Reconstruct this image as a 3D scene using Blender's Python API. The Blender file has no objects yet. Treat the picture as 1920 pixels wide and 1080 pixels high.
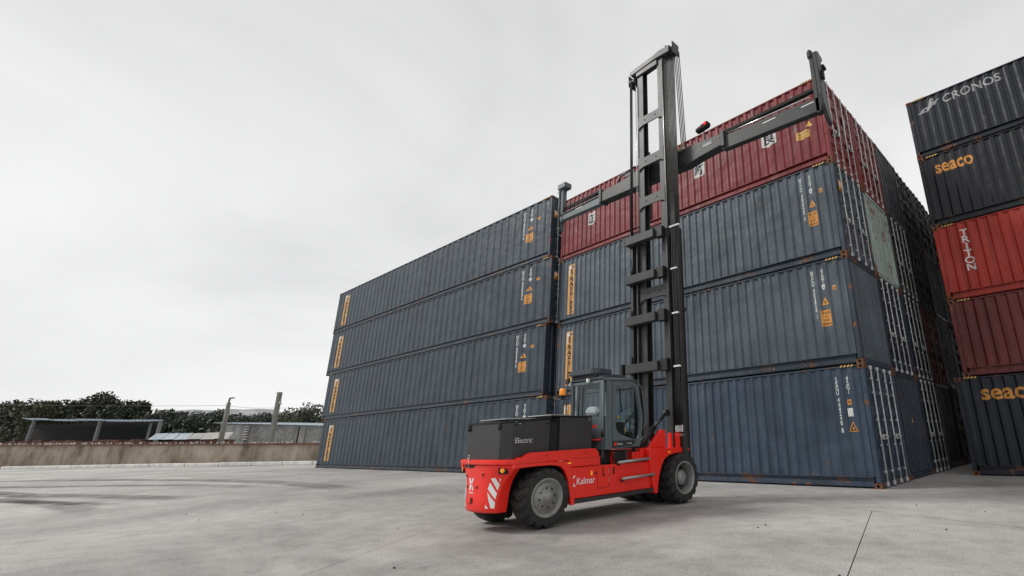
import bpy, bmesh, math, random
from mathutils import Vector, Matrix
random.seed(7)
R_ = math.radians
sc = bpy.context.scene
C = bpy.context.collection
# ------------------------------------------------------------------ camera, sky, sun, exposure
cam = bpy.data.cameras.new('camera'); co = bpy.data.objects.new('camera', cam); C.objects.link(co)
co.location = (4.019, -12.502, 1.25)
co.rotation_mode = 'XYZ'
co.matrix_world = (Matrix.Translation(co.location) @ Matrix.Rotation(0.698, 4, 'Z') @ Matrix.Rotation(1.881, 4, 'X') @ Matrix.Rotation(-0.027, 4, 'Z'))
cam.sensor_width = 36; cam.lens = 915.64 / 1920 * 36
cam.shift_x = -279.4 / 1920; cam.shift_y = -12.1 / 1920
cam.clip_start = 0.1; cam.clip_end = 4000
sc.camera = co
SUN_EL, SUN_AZ = R_(42), R_(234)        # azimuth measured from +Y clockwise seen from above
w = bpy.data.worlds.new('World'); sc.world = w; w.use_nodes = True
nt = w.node_tree; nt.nodes.clear()
def N(t, typ, **k):
    n = t.nodes.new(typ)
    for a, v in k.items():
        if a in n.bl_rna.properties: setattr(n, a, v)
        else: n.inputs[a].default_value = v
    return n
def ramp(t, stops):
    n = t.nodes.new('ShaderNodeValToRGB'); e = n.color_ramp.elements
    while len(e) < len(stops): e.new(0.5)
    for i, (p, c) in enumerate(stops):
        e[i].position = p; e[i].color = (c, c, c, 1) if not hasattr(c, '__len__') else (*c, 1)
    return n
sky = N(nt, 'ShaderNodeTexSky', sky_type='NISHITA', sun_disc=False, sun_elevation=SUN_EL, sun_rotation=SUN_AZ)
mul = N(nt, 'ShaderNodeMix', data_type='RGBA', blend_type='MULTIPLY'); mul.inputs[0].default_value = 1
nt.links.new(sky.outputs[0], mul.inputs[6]); mul.inputs[7].default_value = (1, 1, 1, 1)
hsv = N(nt, 'ShaderNodeHueSaturation', Saturation=0.15, Value=1.0); nt.links.new(mul.outputs[2], hsv.inputs['Color'])
tc = N(nt, 'ShaderNodeTexCoord')
mp = N(nt, 'ShaderNodeMapping'); mp.inputs['Scale'].default_value = (1.0, 1.0, 2.2); nt.links.new(tc.outputs['Generated'], mp.inputs[0])
n1 = N(nt, 'ShaderNodeTexNoise', Scale=1.5, Detail=5.0, Roughness=0.5, Distortion=0.5); nt.links.new(mp.outputs[0], n1.inputs[0])
cl = ramp(nt, [(0.28, (6.0, 6.03, 6.08)), (0.48, (7.3, 7.31, 7.34)), (0.7, (8.3, 8.3, 8.3))]); nt.links.new(n1.outputs[0], cl.inputs[0])
sx = N(nt, 'ShaderNodeSeparateXYZ'); nt.links.new(tc.outputs['Generated'], sx.inputs[0])
el = ramp(nt, [(0.0, 1.13), (0.30, 1.08), (0.62, .94), (1.0, .89)]); nt.links.new(sx.outputs['Z'], el.inputs[0])
ce = N(nt, 'ShaderNodeMix', data_type='RGBA', blend_type='MULTIPLY'); ce.inputs[0].default_value = 1
nt.links.new(cl.outputs[0], ce.inputs[6]); nt.links.new(el.outputs[0], ce.inputs[7])
mx = N(nt, 'ShaderNodeMix', data_type='RGBA'); mx.inputs[0].default_value = 0.93
nt.links.new(hsv.outputs[0], mx.inputs[6]); nt.links.new(ce.outputs[2], mx.inputs[7])
bg = N(nt, 'ShaderNodeBackground', Strength=0.11); nt.links.new(mx.outputs[2], bg.inputs[0])
wo = N(nt, 'ShaderNodeOutputWorld'); nt.links.new(bg.outputs[0], wo.inputs[0])
sl = bpy.data.lights.new('sun', 'SUN'); sl.energy = 2.0; sl.angle = R_(14); sl.color = (1, 0.975, 0.94)
so = bpy.data.objects.new('sun', sl); C.objects.link(so); so.location = (-20, -40, 50)
sd = Vector((math.sin(SUN_AZ) * math.cos(SUN_EL), math.cos(SUN_AZ) * math.cos(SUN_EL), math.sin(SUN_EL)))
so.rotation_euler = sd.to_track_quat('Z', 'Y').to_euler()
vs = sc.view_settings; vs.view_transform = 'Standard'; vs.look = 'None'; vs.exposure = 0.0; vs.gamma = 1; vs.use_curve_mapping = False

# ------------------------------------------------------------------ helpers
def tag(o, label=None, cat=None, group=None, kind=None):
    if label: o['label'] = label
    if cat: o['category'] = cat
    if group: o['group'] = group
    if kind: o['kind'] = kind
    return o
def empty(name, loc, rz=0.0):
    o = bpy.data.objects.new(name, None); C.objects.link(o); o.location = loc; o.rotation_euler = (0, 0, rz); o.empty_display_size = .2
    return o
def link(name, me, mat, parent=None, loc=None):
    o = bpy.data.objects.new(name, me); C.objects.link(o)
    mats = mat if isinstance(mat, (list, tuple)) else [mat]
    for i, m in enumerate(mats):
        if i >= len(me.materials): me.materials.append(m)
        o.material_slots[i].link = 'OBJECT'; o.material_slots[i].material = m
    if parent: o.parent = parent
    if loc: o.location = loc
    return o
class MB:
    def __init__(s): s.b = bmesh.new(); s.mi = 0
    def _mark(s, fs):
        for f in fs: f.material_index = s.mi
        return fs
    def box(s, x0, x1, y0, y1, z0, z1, bev=0, seg=1):
        r = bmesh.ops.create_cube(s.b, size=1); vs_ = r['verts']
        for v in vs_:
            v.co = Vector(((x0 + x1) / 2 + v.co.x * (x1 - x0), (y0 + y1) / 2 + v.co.y * (y1 - y0), (z0 + z1) / 2 + v.co.z * (z1 - z0)))
        fs = list({f for v in vs_ for f in v.link_faces}); s._mark(fs)
        if bev:
            rr = bmesh.ops.bevel(s.b, geom=list({e for v in vs_ for e in v.link_edges}), offset=bev, segments=seg, affect='EDGES', clamp_overlap=True)
            s._mark(rr['faces'])
        return vs_
    def prism(s, pts, axis, a, b, bev=0, seg=1):
        def P(p, t):
            return {'x': (t, p[0], p[1]), 'y': (p[0], t, p[1]), 'z': (p[0], p[1], t)}[axis]
        va = [s.b.verts.new(P(p, a)) for p in pts]; vb = [s.b.verts.new(P(p, b)) for p in pts]
        n = len(pts); fs = [s.b.faces.new(va), s.b.faces.new(list(reversed(vb)))]
        for i in range(n): fs.append(s.b.faces.new([va[i], vb[i], vb[(i + 1) % n], va[(i + 1) % n]]))
        s._mark(fs); bmesh.ops.recalc_face_normals(s.b, faces=fs)
        if bev:
            rr = bmesh.ops.bevel(s.b, geom=list({e for f in fs for e in f.edges}), offset=bev, segments=seg, affect='EDGES', clamp_overlap=True)
            s._mark(rr['faces'])
        return va + vb
    def tube(s, pts, r, n=8, r2=None):
        pts = [Vector(p) for p in pts]; rings = []; m = len(pts)
        up = Vector((0.31, 0.87, 0.38))
        for i, p in enumerate(pts):
            d = (pts[min(i + 1, m - 1)] - pts[max(i - 1, 0)]).normalized()
            u = d.cross(up)
            if u.length < .1: u = d.cross(Vector((1, 0, 0)))
            u.normalize(); v = d.cross(u); rr = r if r2 is None else r + (r2 - r) * i / (m - 1)
            rings.append([s.b.verts.new(p + u * rr * math.cos(6.2832 * k / n) + v * rr * math.sin(6.2832 * k / n)) for k in range(n)])
        fs = []
        for i in range(m - 1):
            for k in range(n): fs.append(s.b.faces.new([rings[i][k], rings[i][(k + 1) % n], rings[i + 1][(k + 1) % n], rings[i + 1][k]]))
        for f in fs: f.smooth = True
        fs.append(s.b.faces.new(rings[0])); fs.append(s.b.faces.new(list(reversed(rings[-1]))))
        s._mark(fs); bmesh.ops.recalc_face_normals(s.b, faces=fs)
    def lathe(s, prof, c, n=40, axis='x', sgn=1, smooth=True, cap0=True, cap1=True):
        # prof: list of (radius, offset); offset along axis * sgn
        rings = []
        for r, o in prof:
            ring = []
            for k in range(n):
                a = 6.28318 * k / n; p = (o * sgn, r * math.cos(a), r * math.sin(a))
                if axis == 'z': p = (r * math.cos(a), r * math.sin(a), o * sgn)
                if axis == 'y': p = (r * math.cos(a), o * sgn, r * math.sin(a))
                ring.append(s.b.verts.new((c[0] + p[0], c[1] + p[1], c[2] + p[2])))
            rings.append(ring)
        fs = []
        for i in range(len(rings) - 1):
            for k in range(n):
                f = s.b.faces.new([rings[i][k], rings[i][(k + 1) % n], rings[i + 1][(k + 1) % n], rings[i + 1][k]]); f.smooth = smooth; fs.append(f)
        if cap0: fs.append(s.b.faces.new(rings[0]))
        if cap1: fs.append(s.b.faces.new(rings[-1]))
        s._mark(fs); bmesh.ops.recalc_face_normals(s.b, faces=fs)
    def face(s, pts):
        f = s.b.faces.new([s.b.verts.new(p) for p in pts]); f.material_index = s.mi; return f
    def mesh(s, name, org=(0, 0, 0)):
        o = Vector(org)
        for v in s.b.verts: v.co -= o
        me = bpy.data.meshes.new(name); s.b.to_mesh(me); s.b.free(); return me
    def build(s, name, mat, parent=None, org=(0, 0, 0)):
        return link(name, s.mesh(name, org), mat, parent)
def poly_mesh(outer, holes, thick, name='plate'):
    cu = bpy.data.curves.new(name, 'CURVE'); cu.dimensions = '2D'; cu.fill_mode = 'BOTH'; cu.extrude = thick / 2
    for ring in [outer] + list(holes):
        sp = cu.splines.new('POLY'); sp.points.add(len(ring) - 1); sp.use_cyclic_u = True
        for p, q in zip(sp.points, ring): p.co = (q[0], q[1], 0, 1)
    ob = bpy.data.objects.new(name, cu); me = bpy.data.meshes.new_from_object(ob)
    bpy.data.objects.remove(ob); bpy.data.curves.remove(cu); me.materials.clear(); return me
def text_mesh(s, size, bold=0.0, ax='LEFT', spacing=1.0, xs=1.0):
    cu = bpy.data.curves.new('text', 'FONT'); cu.body = s; cu.size = size; cu.align_x = ax; cu.align_y = 'BOTTOM_BASELINE'
    cu.offset = bold * size; cu.space_character = spacing; cu.resolution_u = 3
    ob = bpy.data.objects.new('text', cu); C.objects.link(ob)
    dg = bpy.context.evaluated_depsgraph_get(); me = bpy.data.meshes.new_from_object(ob.evaluated_get(dg))
    bpy.data.objects.remove(ob); bpy.data.curves.remove(cu); me.materials.clear()
    for v in me.vertices: v.co.x *= xs
    return me
def add_mesh(b, me, f, mi=0):
    # copy a flat mesh into bmesh b, mapping each local (x, y, z) with f
    vs_ = [b.verts.new(f(v.co)) for v in me.vertices]
    for p in me.polygons:
        try: fc = b.faces.new([vs_[i] for i in p.vertices]); fc.material_index = mi
        except ValueError: pass
    bpy.data.meshes.remove(me)
# ------------------------------------------------------------------ materials
def newmat(name):
    m = bpy.data.materials.new(name); m.use_nodes = True; t = m.node_tree; b = t.nodes['Principled BSDF']; return m, t, b
def simple(name, col, rough=.5, metal=0, noise=.12, scale=6, bump=0.0, emit=None):
    m, t, b = newmat(name)
    b.inputs['Roughness'].default_value = rough; b.inputs['Metallic'].default_value = metal
    c = N(t, 'ShaderNodeTexCoord'); nz = N(t, 'ShaderNodeTexNoise', Scale=scale, Detail=5.0); t.links.new(c.outputs['Object'], nz.inputs[0])
    r = ramp(t, [(.3, tuple(x * (1 - noise) for x in col)), (.7, tuple(min(1, x * (1 + noise)) for x in col))]); t.links.new(nz.outputs[0], r.inputs[0]); t.links.new(r.outputs[0], b.inputs['Base Color'])
    rr = N(t, 'ShaderNodeMapRange'); rr.inputs[3].default_value = max(0, rough - .08); rr.inputs[4].default_value = min(1, rough + .1); t.links.new(nz.outputs[0], rr.inputs[0]); t.links.new(rr.outputs[0], b.inputs['Roughness'])
    if bump:
        bp = N(t, 'ShaderNodeBump', Strength=bump, Distance=.01); n2 = N(t, 'ShaderNodeTexNoise', Scale=scale * 8, Detail=4.0); t.links.new(c.outputs['Object'], n2.inputs[0]); t.links.new(n2.outputs[0], bp.inputs['Height']); t.links.new(bp.outputs[0], b.inputs['Normal'])
    if emit:
        b.inputs['Emission Color'].default_value = (*emit[0], 1); b.inputs['Emission Strength'].default_value = emit[1]
    return m
RUST = (.15, .055, .022)
def paint(name, col, rust=.35, rough=.42, fade=.24, warp=.9):
    m, t, b = newmat(name); L = t.links.new
    c = N(t, 'ShaderNodeTexCoord'); oi = N(t, 'ShaderNodeObjectInfo')
    off = N(t, 'ShaderNodeVectorMath', operation='ADD'); sc_ = N(t, 'ShaderNodeVectorMath', operation='SCALE'); sc_.inputs[0].default_value = (31, 17, 23); L(oi.outputs['Random'], sc_.inputs['Scale'])
    L(c.outputs['Object'], off.inputs[0]); L(sc_.outputs[0], off.inputs[1]); V = off.outputs[0]
    big = N(t, 'ShaderNodeTexNoise', Scale=.7, Detail=6.0, Roughness=.6); L(V, big.inputs[0])
    mp = N(t, 'ShaderNodeMapping'); mp.inputs['Scale'].default_value = (9, 9, .35); L(V, mp.inputs[0])
    stk = N(t, 'ShaderNodeTexNoise', Scale=1.0, Detail=5.0, Roughness=.6); L(mp.outputs[0], stk.inputs[0])
    fine = N(t, 'ShaderNodeTexNoise', Scale=9.0, Detail=8.0, Roughness=.7); L(V, fine.inputs[0])
    grey = sum(col) / 3
    lite = tuple(min(1, x * .85 + grey * .3 + .006) * 1.25 for x in col); dark = tuple(x * .7 for x in col)
    r1 = ramp(t, [(.3, dark), (.5, col), (.72, tuple(a + (l - a) * min(1, fade * 2.4) for a, l in zip(col, lite)))]); L(big.outputs[0], r1.inputs[0])
    m1 = N(t, 'ShaderNodeMix', data_type='RGBA', blend_type='MULTIPLY'); m1.inputs[0].default_value = .75
    r2 = ramp(t, [(.3, .52), (.5, .98), (.72, 1.3)]); L(stk.outputs[0], r2.inputs[0]); L(r1.outputs[0], m1.inputs[6]); L(r2.outputs[0], m1.inputs[7])
    # scuffs: pale scratches
    mp2 = N(t, 'ShaderNodeMapping'); mp2.inputs['Scale'].default_value = (2.0, 2.0, 5.5); mp2.inputs['Rotation'].default_value = (0, .5, 0); L(V, mp2.inputs[0])
    scf = N(t, 'ShaderNodeTexNoise', Scale=1.3, Detail=9.0, Roughness=.75); L(mp2.outputs[0], scf.inputs[0])
    r3 = ramp(t, [(.635, 0.), (.69, .6)]); L(scf.outputs[0], r3.inputs[0])
    m2 = N(t, 'ShaderNodeMix', data_type='RGBA'); L(r3.outputs[0], m2.inputs[0]); L(m1.outputs[2], m2.inputs[6]); m2.inputs[7].default_value = (*[min(1, x * 1.7 + grey * .3 + .012) for x in lite], 1)
    # rust
    rs = N(t, 'ShaderNodeMath', operation='MULTIPLY_ADD'); rs.inputs[1].default_value = .5; L(fine.outputs[0], rs.inputs[0]); bh = N(t, 'ShaderNodeMath', operation='MULTIPLY'); bh.inputs[1].default_value = .5; 
    b2 = N(t, 'ShaderNodeTexNoise', Scale=2.1, Detail=3.0); mp3 = N(t, 'ShaderNodeMapping'); mp3.inputs['Location'].default_value = (5, 9, 2); L(V, mp3.inputs[0]); L(mp3.outputs[0], b2.inputs[0]); L(b2.outputs[0], bh.inputs[0]); L(bh.outputs[0], rs.inputs[2])
    lo = .72 - rust * .36
    r4 = ramp(t, [(lo, 0.), (lo + .035, 1.)]); L(rs.outputs[0], r4.inputs[0])
    rc = ramp(t, [(.3, (.07, .03, .018)), (.5, RUST), (.75, (.27, .11, .045))]); L(fine.outputs[0], rc.inputs[0])
    m3 = N(t, 'ShaderNodeMix', data_type='RGBA'); L(r4.outputs[0], m3.inputs[0]); L(m2.outputs[2], m3.inputs[6]); L(rc.outputs[0], m3.inputs[7]); L(m3.outputs[2], b.inputs['Base Color'])
    mr = N(t, 'ShaderNodeMapRange'); mr.inputs[3].default_value = rough - .07; mr.inputs[4].default_value = rough + .2; L(big.outputs[0], mr.inputs[0]); L(mr.outputs[0], b.inputs['Roughness'])
    b.inputs['Specular IOR Level'].default_value = .4
    bp = N(t, 'ShaderNodeBump', Strength=warp, Distance=.05); wn = N(t, 'ShaderNodeTexNoise', Scale=1.6, Detail=2.0); L(V, wn.inputs[0]); L(wn.outputs[0], bp.inputs['Height'])
    bp2 = N(t, 'ShaderNodeBump', Strength=.25, Distance=.004); L(fine.outputs[0], bp2.inputs['Height']); L(bp.outputs[0], bp2.inputs['Normal']); L(bp2.outputs[0], b.inputs['Normal'])
    return m
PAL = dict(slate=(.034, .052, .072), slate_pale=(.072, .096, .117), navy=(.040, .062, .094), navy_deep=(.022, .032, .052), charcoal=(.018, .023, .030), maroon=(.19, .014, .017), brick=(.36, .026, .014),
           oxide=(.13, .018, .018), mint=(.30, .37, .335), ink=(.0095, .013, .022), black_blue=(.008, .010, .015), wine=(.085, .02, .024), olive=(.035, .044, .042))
P = {k: paint('paint_' + k, v, rust=.22) for k, v in PAL.items()}
PF = {k: paint('frame_' + k, v, rust=.42) for k, v in PAL.items()}
P['mint'] = paint('paint_mint_worn', PAL['mint'], rust=.44)
M_cast = paint('casting_rusty', (.10, .065, .05), rust=.75, rough=.7)
M_hole = simple('hole_black', (.006, .006, .006), .9)
M_galv = simple('galvanised', (.58, .59, .58), .5, .2, .3, 7)
M_galv_shade = simple('galvanised_shaded', (.10, .10, .095), .7, .1, .4, 7)  # darker copy of the bar metal, alley shade put into the colour
M_white = simple('print_white', (.62, .63, .62), .6, noise=.25, scale=14)
M_whitefade = simple('print_grey', (.34, .35, .35), .6, noise=.3, scale=10)
M_orange = simple('print_orange', (.62, .27, .05), .6, noise=.25, scale=9)
M_amberbg = simple('banner_ochre', (.6, .33, .11), .6, noise=.2, scale=9)
M_black = simple('print_black', (.02, .02, .022), .6)
M_yellow = simple('print_yellow', (.68, .42, .1), .6, noise=.2)
M_paper = simple('paper', (.62, .61, .58), .8, noise=.2)
M_ink2 = simple('poster_ink', (.03, .03, .05), .8)

# ------------------------------------------------------------------ ground
def ground_mat(name, col, big=.16):
    m, t, b = newmat(name); L = t.links.new; c = N(t, 'ShaderNodeTexCoord'); V = c.outputs['Object']
    a = N(t, 'ShaderNodeTexNoise', Scale=.16, Detail=7.0, Roughness=.6, Distortion=.6); L(V, a.inputs[0])
    mp = N(t, 'ShaderNodeMapping'); mp.inputs['Rotation'].default_value = (0, 0, R_(20)); mp.inputs['Scale'].default_value = (.25, 1.6, 1); L(V, mp.inputs[0])
    s = N(t, 'ShaderNodeTexNoise', Scale=.8, Detail=7.0, Roughness=.65); L(mp.outputs[0], s.inputs[0])
    f = N(t, 'ShaderNodeTexNoise', Scale=38.0, Detail=6.0, Roughness=.75); L(V, f.inputs[0])
    md = N(t, 'ShaderNodeTexNoise', Scale=2.6, Detail=8.0, Roughness=.7); L(V, md.inputs[0])
    k = lambda q: tuple(x * q for x in col)
    r = ramp(t, [(.32, k(1 - big * 1.7)), (.5, k(1)), (.66, k(1 + big))]); L(a.outputs[0], r.inputs[0])
    prev = r.outputs[0]
    for nz, st, fac in ((s, [(.3, .84), (.52, 1.), (.72, 1.06)], .7), (md, [(.3, .72), (.5, 1.), (.72, 1.18)], .85), (f, [(.3, .5), (.5, 1.), (.7, 1.35)], .85)):
        q = ramp(t, st); L(nz.outputs[0], q.inputs[0]); mm = N(t, 'ShaderNodeMix', data_type='RGBA', blend_type='MULTIPLY'); mm.inputs[0].default_value = fac; L(prev, mm.inputs[6]); L(q.outputs[0], mm.inputs[7]); prev = mm.outputs[2]
    # scattered dark spots and oil stains
    vo = N(t, 'ShaderNodeTexVoronoi', Scale=1.7, Randomness=1.0); L(V, vo.inputs['Vector'])
    vr = ramp(t, [(.012, .25), (.03, 1.)]); L(vo.outputs['Distance'], vr.inputs[0])
    mm = N(t, 'ShaderNodeMix', data_type='RGBA', blend_type='MULTIPLY'); mm.inputs[0].default_value = .8; L(prev, mm.inputs[6]); L(vr.outputs[0], mm.inputs[7]); prev = mm.outputs[2]
    L(prev, b.inputs['Base Color'])
    mr = N(t, 'ShaderNodeMapRange'); mr.inputs[3].default_value = .62; mr.inputs[4].default_value = .9; L(a.outputs[0], mr.inputs[0]); L(mr.outputs[0], b.inputs['Roughness'])
    bp = N(t, 'ShaderNodeBump', Strength=.35, Distance=.008); L(f.outputs[0], bp.inputs['Height']); b3 = N(t, 'ShaderNodeBump', Strength=.25, Distance=.04); L(md.outputs[0], b3.inputs['Height']); L(b3.outputs[0], bp.inputs['Normal']); L(bp.outputs[0], b.inputs['Normal'])
    return m
M_conc = ground_mat('concrete', (.385, .371, .352), .24)
M_base = ground_mat('joint_fill', (.16, .155, .15))
mb = MB(); mb.face([(-1500, -1500, -.03), (1500, -1500, -.03), (1500, 1500, -.03), (-1500, 1500, -.03)])
ground = mb.build('ground', M_base); tag(ground, kind='structure')
# big cast slabs separated by narrow open joints
def clip_half(poly, p, n, d):
    out = []
    for i in range(len(poly)):
        a, b_ = poly[i], poly[(i + 1) % len(poly)]
        da = (a[0] - p[0]) * n[0] + (a[1] - p[1]) * n[1] - d; db = (b_[0] - p[0]) * n[0] + (b_[1] - p[1]) * n[1] - d
        if da >= 0: out.append(a)
        if (da >= 0) != (db >= 0): q = da / (da - db); out.append((a[0] + (b_[0] - a[0]) * q, a[1] + (b_[1] - a[1]) * q))
    return out
def split(poly, p, dirv, gap):
    l = math.hypot(*dirv); n = (-dirv[1] / l, dirv[0] / l)
    return clip_half(poly, p, n, gap / 2), clip_half(poly, p, (-n[0], -n[1]), gap / 2)
whole = [(-1400, -1400), (1400, -1400), (1400, 1400), (-1400, 1400)]
far, near = split(whole, (-3.03, -2.37), (6.04, -1.63), .013)
left, right = split(near, (1.99, -7.53), (-1.26, 4.63), .011)
left2, left1 = split(left, (-2.77, -10.24), (-2.6, 3.3), .008)
for poly in (far, right, left1, left2):
    mb = MB(); f = mb.face([(x, y, 0) for x, y in poly]); f.normal_update()
    if f.normal.z < 0: f.normal_flip()
    s_ = mb.build('concrete_slab', M_conc, ground)
# tyre marks on the left of the yard: thin dark rubber traces
def alpha_mat(name, col, dens, scale):
    m, t, b = newmat(name); L = t.links.new; b.inputs['Base Color'].default_value = (*col, 1); b.inputs['Roughness'].default_value = .85
    c = N(t, 'ShaderNodeTexCoord'); nz = N(t, 'ShaderNodeTexNoise', Scale=scale, Detail=7.0, Roughness=.7); L(c.outputs['Object'], nz.inputs[0])
    uv = N(t, 'ShaderNodeAttribute', attribute_name='edge'); r = ramp(t, [(.3, 0.), (.75, dens)]); L(nz.outputs[0], r.inputs[0])
    mu = N(t, 'ShaderNodeMath', operation='MULTIPLY'); L(r.outputs[0], mu.inputs[0]); L(uv.outputs['Fac'], mu.inputs[1]); L(mu.outputs[0], b.inputs['Alpha'])
    return m
M_rub = alpha_mat('rubber_trace', (.075, .068, .06), .8, .9)
M_pale = alpha_mat('pale_dust', (.55, .54, .52), .8, .5)
def traces(paths, z, name, mat, kind='stuff'):
    b = bmesh.new(); lay = b.verts.layers.float.new('edge')
    for pts, wd in paths:
        pts = [Vector((*p, z)) for p in pts]; fine_ = []
        for i in range(len(pts) - 1):
            p0, p1, p2, p3 = pts[max(i - 1, 0)], pts[i], pts[i + 1], pts[min(i + 2, len(pts) - 1)]
            for k in range(8):
                q = k / 8; fine_.append(.5 * ((2 * p1) + (p2 - p0) * q + (2 * p0 - 5 * p1 + 4 * p2 - p3) * q * q + (3 * p1 - p0 - 3 * p2 + p3) * q ** 3))
        rows = []
        for i in range(len(fine_)):
            d = (fine_[min(i + 1, len(fine_) - 1)] - fine_[max(i - 1, 0)]).normalized(); n = Vector((-d.y, d.x, 0)); e = min(1, i / 4, (len(fine_) - 1 - i) / 4)
            row = []
            for k, ev in ((-1, 0), (-.5, 1), (.5, 1), (1, 0)):
                v = b.verts.new(fine_[i] + n * wd / 2 * k); v[lay] = ev * e; row.append(v)
            rows.append(row)
        for i in range(len(rows) - 1):
            for k in range(3): b.faces.new([rows[i][k], rows[i][k + 1], rows[i + 1][k + 1], rows[i + 1][k]])
    me = bpy.data.meshes.new(name); b.to_mesh(me); b.free(); o = link(name, me, mat); tag(o, kind=kind); return o
tm = traces([([(-38, -19), (-27, -14.5), (-20, -11.5), (-14.5, -9.6)], 1.1), ([(-34, -20), (-25.5, -15.2), (-19, -12.6), (-12, -11.6)], .8), ([(-41, -17.5), (-31, -13.5), (-23.5, -9.2), (-16.5, -7.4)], 1.0),
             ([(-30, -18.3), (-22, -13.9), (-17, -11.9), (-15, -11.2)], .7), ([(-45, -17.5), (-35, -11.5), (-27, -8.2), (-20, -6.6), (-12.4, -6.4)], 1.2), ([(-29.5, -14.5), (-24, -13), (-20, -12.8)], .9)], .004, 'tyre_marks', M_rub)
tag(tm, 'dark rubber tyre marks curving over the left of the concrete yard', 'tyre marks')
dm = traces([([(-40, -8), (-30, -6.8), (-22, -6.2), (-14, -5.8)], 2.4), ([(-24, -9.2), (-18, -8.3), (-12.5, -8.4)], 1.3), ([(-50, -9), (-34, -4), (-20, -3.2)], 3.0)], .008, 'dust_patches', M_pale)
tag(dm, 'pale dusty streaks on the concrete near the far wall', 'dust')
# small debris
b = MB()
for i in range(46):
    x = random.uniform(-14, 4.2); y = random.uniform(-10.5, -1.2); r = random.uniform(.006, .018)
    q = bmesh.ops.create_icosphere(b.b, subdivisions=1, radius=r)
    for v in q['verts']: v.co = Vector((x + v.co.x * random.uniform(.7, 1.5), y + v.co.y, max(.001, r * .5 + v.co.z * .7)))
o = b.build('grit', simple('grit', (.07, .065, .06), .9)); tag(o, 'small dark stones and grit scattered on the concrete yard', 'grit', kind='stuff')

# ------------------------------------------------------------------ containers
W = 2.438
_cache = {}
NC = 42
def prof_of(L):
    x0, x1 = -L + .14, -.14; p = (x1 - x0) / NC
    brk = []
    for i in range(NC):
        a = x0 + i * p
        brk += [(a, 0), (a + p * .30, 0), (a + p * .5, .036), (a + p * .8, .036)]
    brk.append((x1, 0)); return brk
def depth(brk, x):
    if x <= brk[0][0] or x >= brk[-1][0]: return 0
    lo, hi = 0, len(brk) - 1
    while hi - lo > 1:
        m = (lo + hi) // 2
        if brk[m][0] <= x: lo = m
        else: hi = m
    (a, da), (c, dc) = brk[lo], brk[hi]
    return da + (dc - da) * (x - a) / (c - a)
def corr_mesh(L, H):
    key = ('side', L, H)
    if key not in _cache:
        brk = prof_of(L); b = MB(); zs = [.262, H - .062]
        rows = [[b.b.verts.new((x, .014 + d, z)) for x, d in brk] for z in zs]
        for i in range(len(brk) - 1): b.b.faces.new([rows[0][i], rows[0][i + 1], rows[1][i + 1], rows[1][i]])
        # thickness: inner skin so that the panel is not a paper sheet
        rin = [[b.b.verts.new((x, .06, z)) for x in (brk[0][0], brk[-1][0])] for z in zs]
        b.b.faces.new([rin[0][0], rin[1][0], rin[1][1], rin[0][1]])
        for r, q in ((rows[0], rin[0]), (rows[1], rin[1])): b.b.faces.new(r + [q[1], q[0]])
        _cache[key] = b.mesh('side_panel')
    return _cache[key]
def end_corr_mesh(H):
    key = ('end', H)
    if key not in _cache:
        b = MB(); n = 9; y0, y1 = .15, W - .15; p = (y1 - y0) / n; brk = []
        for i in range(n):
            a = y0 + i * p; brk += [(a, 0), (a + p * .38, 0), (a + p * .5, .045), (a + p * .88, .045)]
        brk.append((y1, 0)); zs = [.17, H - .1]
        rows = [[b.b.verts.new((-.02 - d, y, z)) for y, d in brk] for z in zs]
        for i in range(len(brk) - 1): b.b.faces.new([rows[0][i], rows[0][i + 1], rows[1][i + 1], rows[1][i]])
        rin = [[b.b.verts.new((-.09, y, z)) for y in (y0, y1)] for z in zs]
        b.b.faces.new([rin[0][0], rin[1][0], rin[1][1], rin[0][1]])
        for r, q in ((rows[0], rin[0]), (rows[1], rin[1])): b.b.faces.new(r + [q[1], q[0]])
        _cache[key] = b.mesh('end_panel')
    return _cache[key]
def cached(key, fn):
    if key not in _cache: _cache[key] = fn()
    return _cache[key]
def oval(cx, cz, rx, rz, n=12): return [(cx + rx * math.cos(6.2832 * i / n), cz + rz * math.sin(6.2832 * i / n)) for i in range(n)]
def casting_mesh():
    b = bmesh.new(); a, c, h = .089, .081, .059
    def plate_(hw, f, hx, hz):
        me = poly_mesh([(-hw, -h), (hw, -h), (hw, h), (-hw, h)], [oval(0, 0, hx, hz)], .012); add_mesh(b, me, f)
    plate_(a, lambda v: (v.x, -c + .006 + v.z, v.y), .034, .036); plate_(a, lambda v: (v.x, c - .006 + v.z, v.y), .034, .036)
    plate_(c - .0125, lambda v: (a - .006 + v.z, v.x, v.y), .030, .036); plate_(c - .0125, lambda v: (-a + .006 + v.z, v.x, v.y), .030, .036)
    bmesh.ops.recalc_face_normals(b, faces=b.faces[:])
    def bx(x, y, z0, z1, mi):
        r = bmesh.ops.create_cube(b, size=1)
        for v in r['verts']: v.co = Vector((v.co.x * 2 * x, v.co.y * 2 * y, z0 + (v.co.z + .5) * (z1 - z0)))
        for f in {f for v in r['verts'] for f in v.link_faces}: f.material_index = mi
    bx(a - .04, c - .04, -h + .012, h - .012, 1); bx(a - .0125, c - .0125, h - .012, h - .001, 0); bx(a - .0125, c - .0125, -h + .001, -h + .012, 0)
    me = bpy.data.meshes.new('corner_casting'); b.to_mesh(me); b.free(); return me
def boxmesh(name, *a, bev=0):
    b = MB(); b.box(*a, bev=bev); return b.mesh(name)
def brail_mesh(L):
    b = MB(); b.box(-L + .18, -.18, .004, .11, .246, .264); b.box(-L + .18, -.18, .085, .10, .155, .246); b.box(-L + .18, -.18, .022, .10, .05, .155); b.box(-L + .18, -.18, .05, .10, .03, .05); return b.mesh('bottom_rail')
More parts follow.
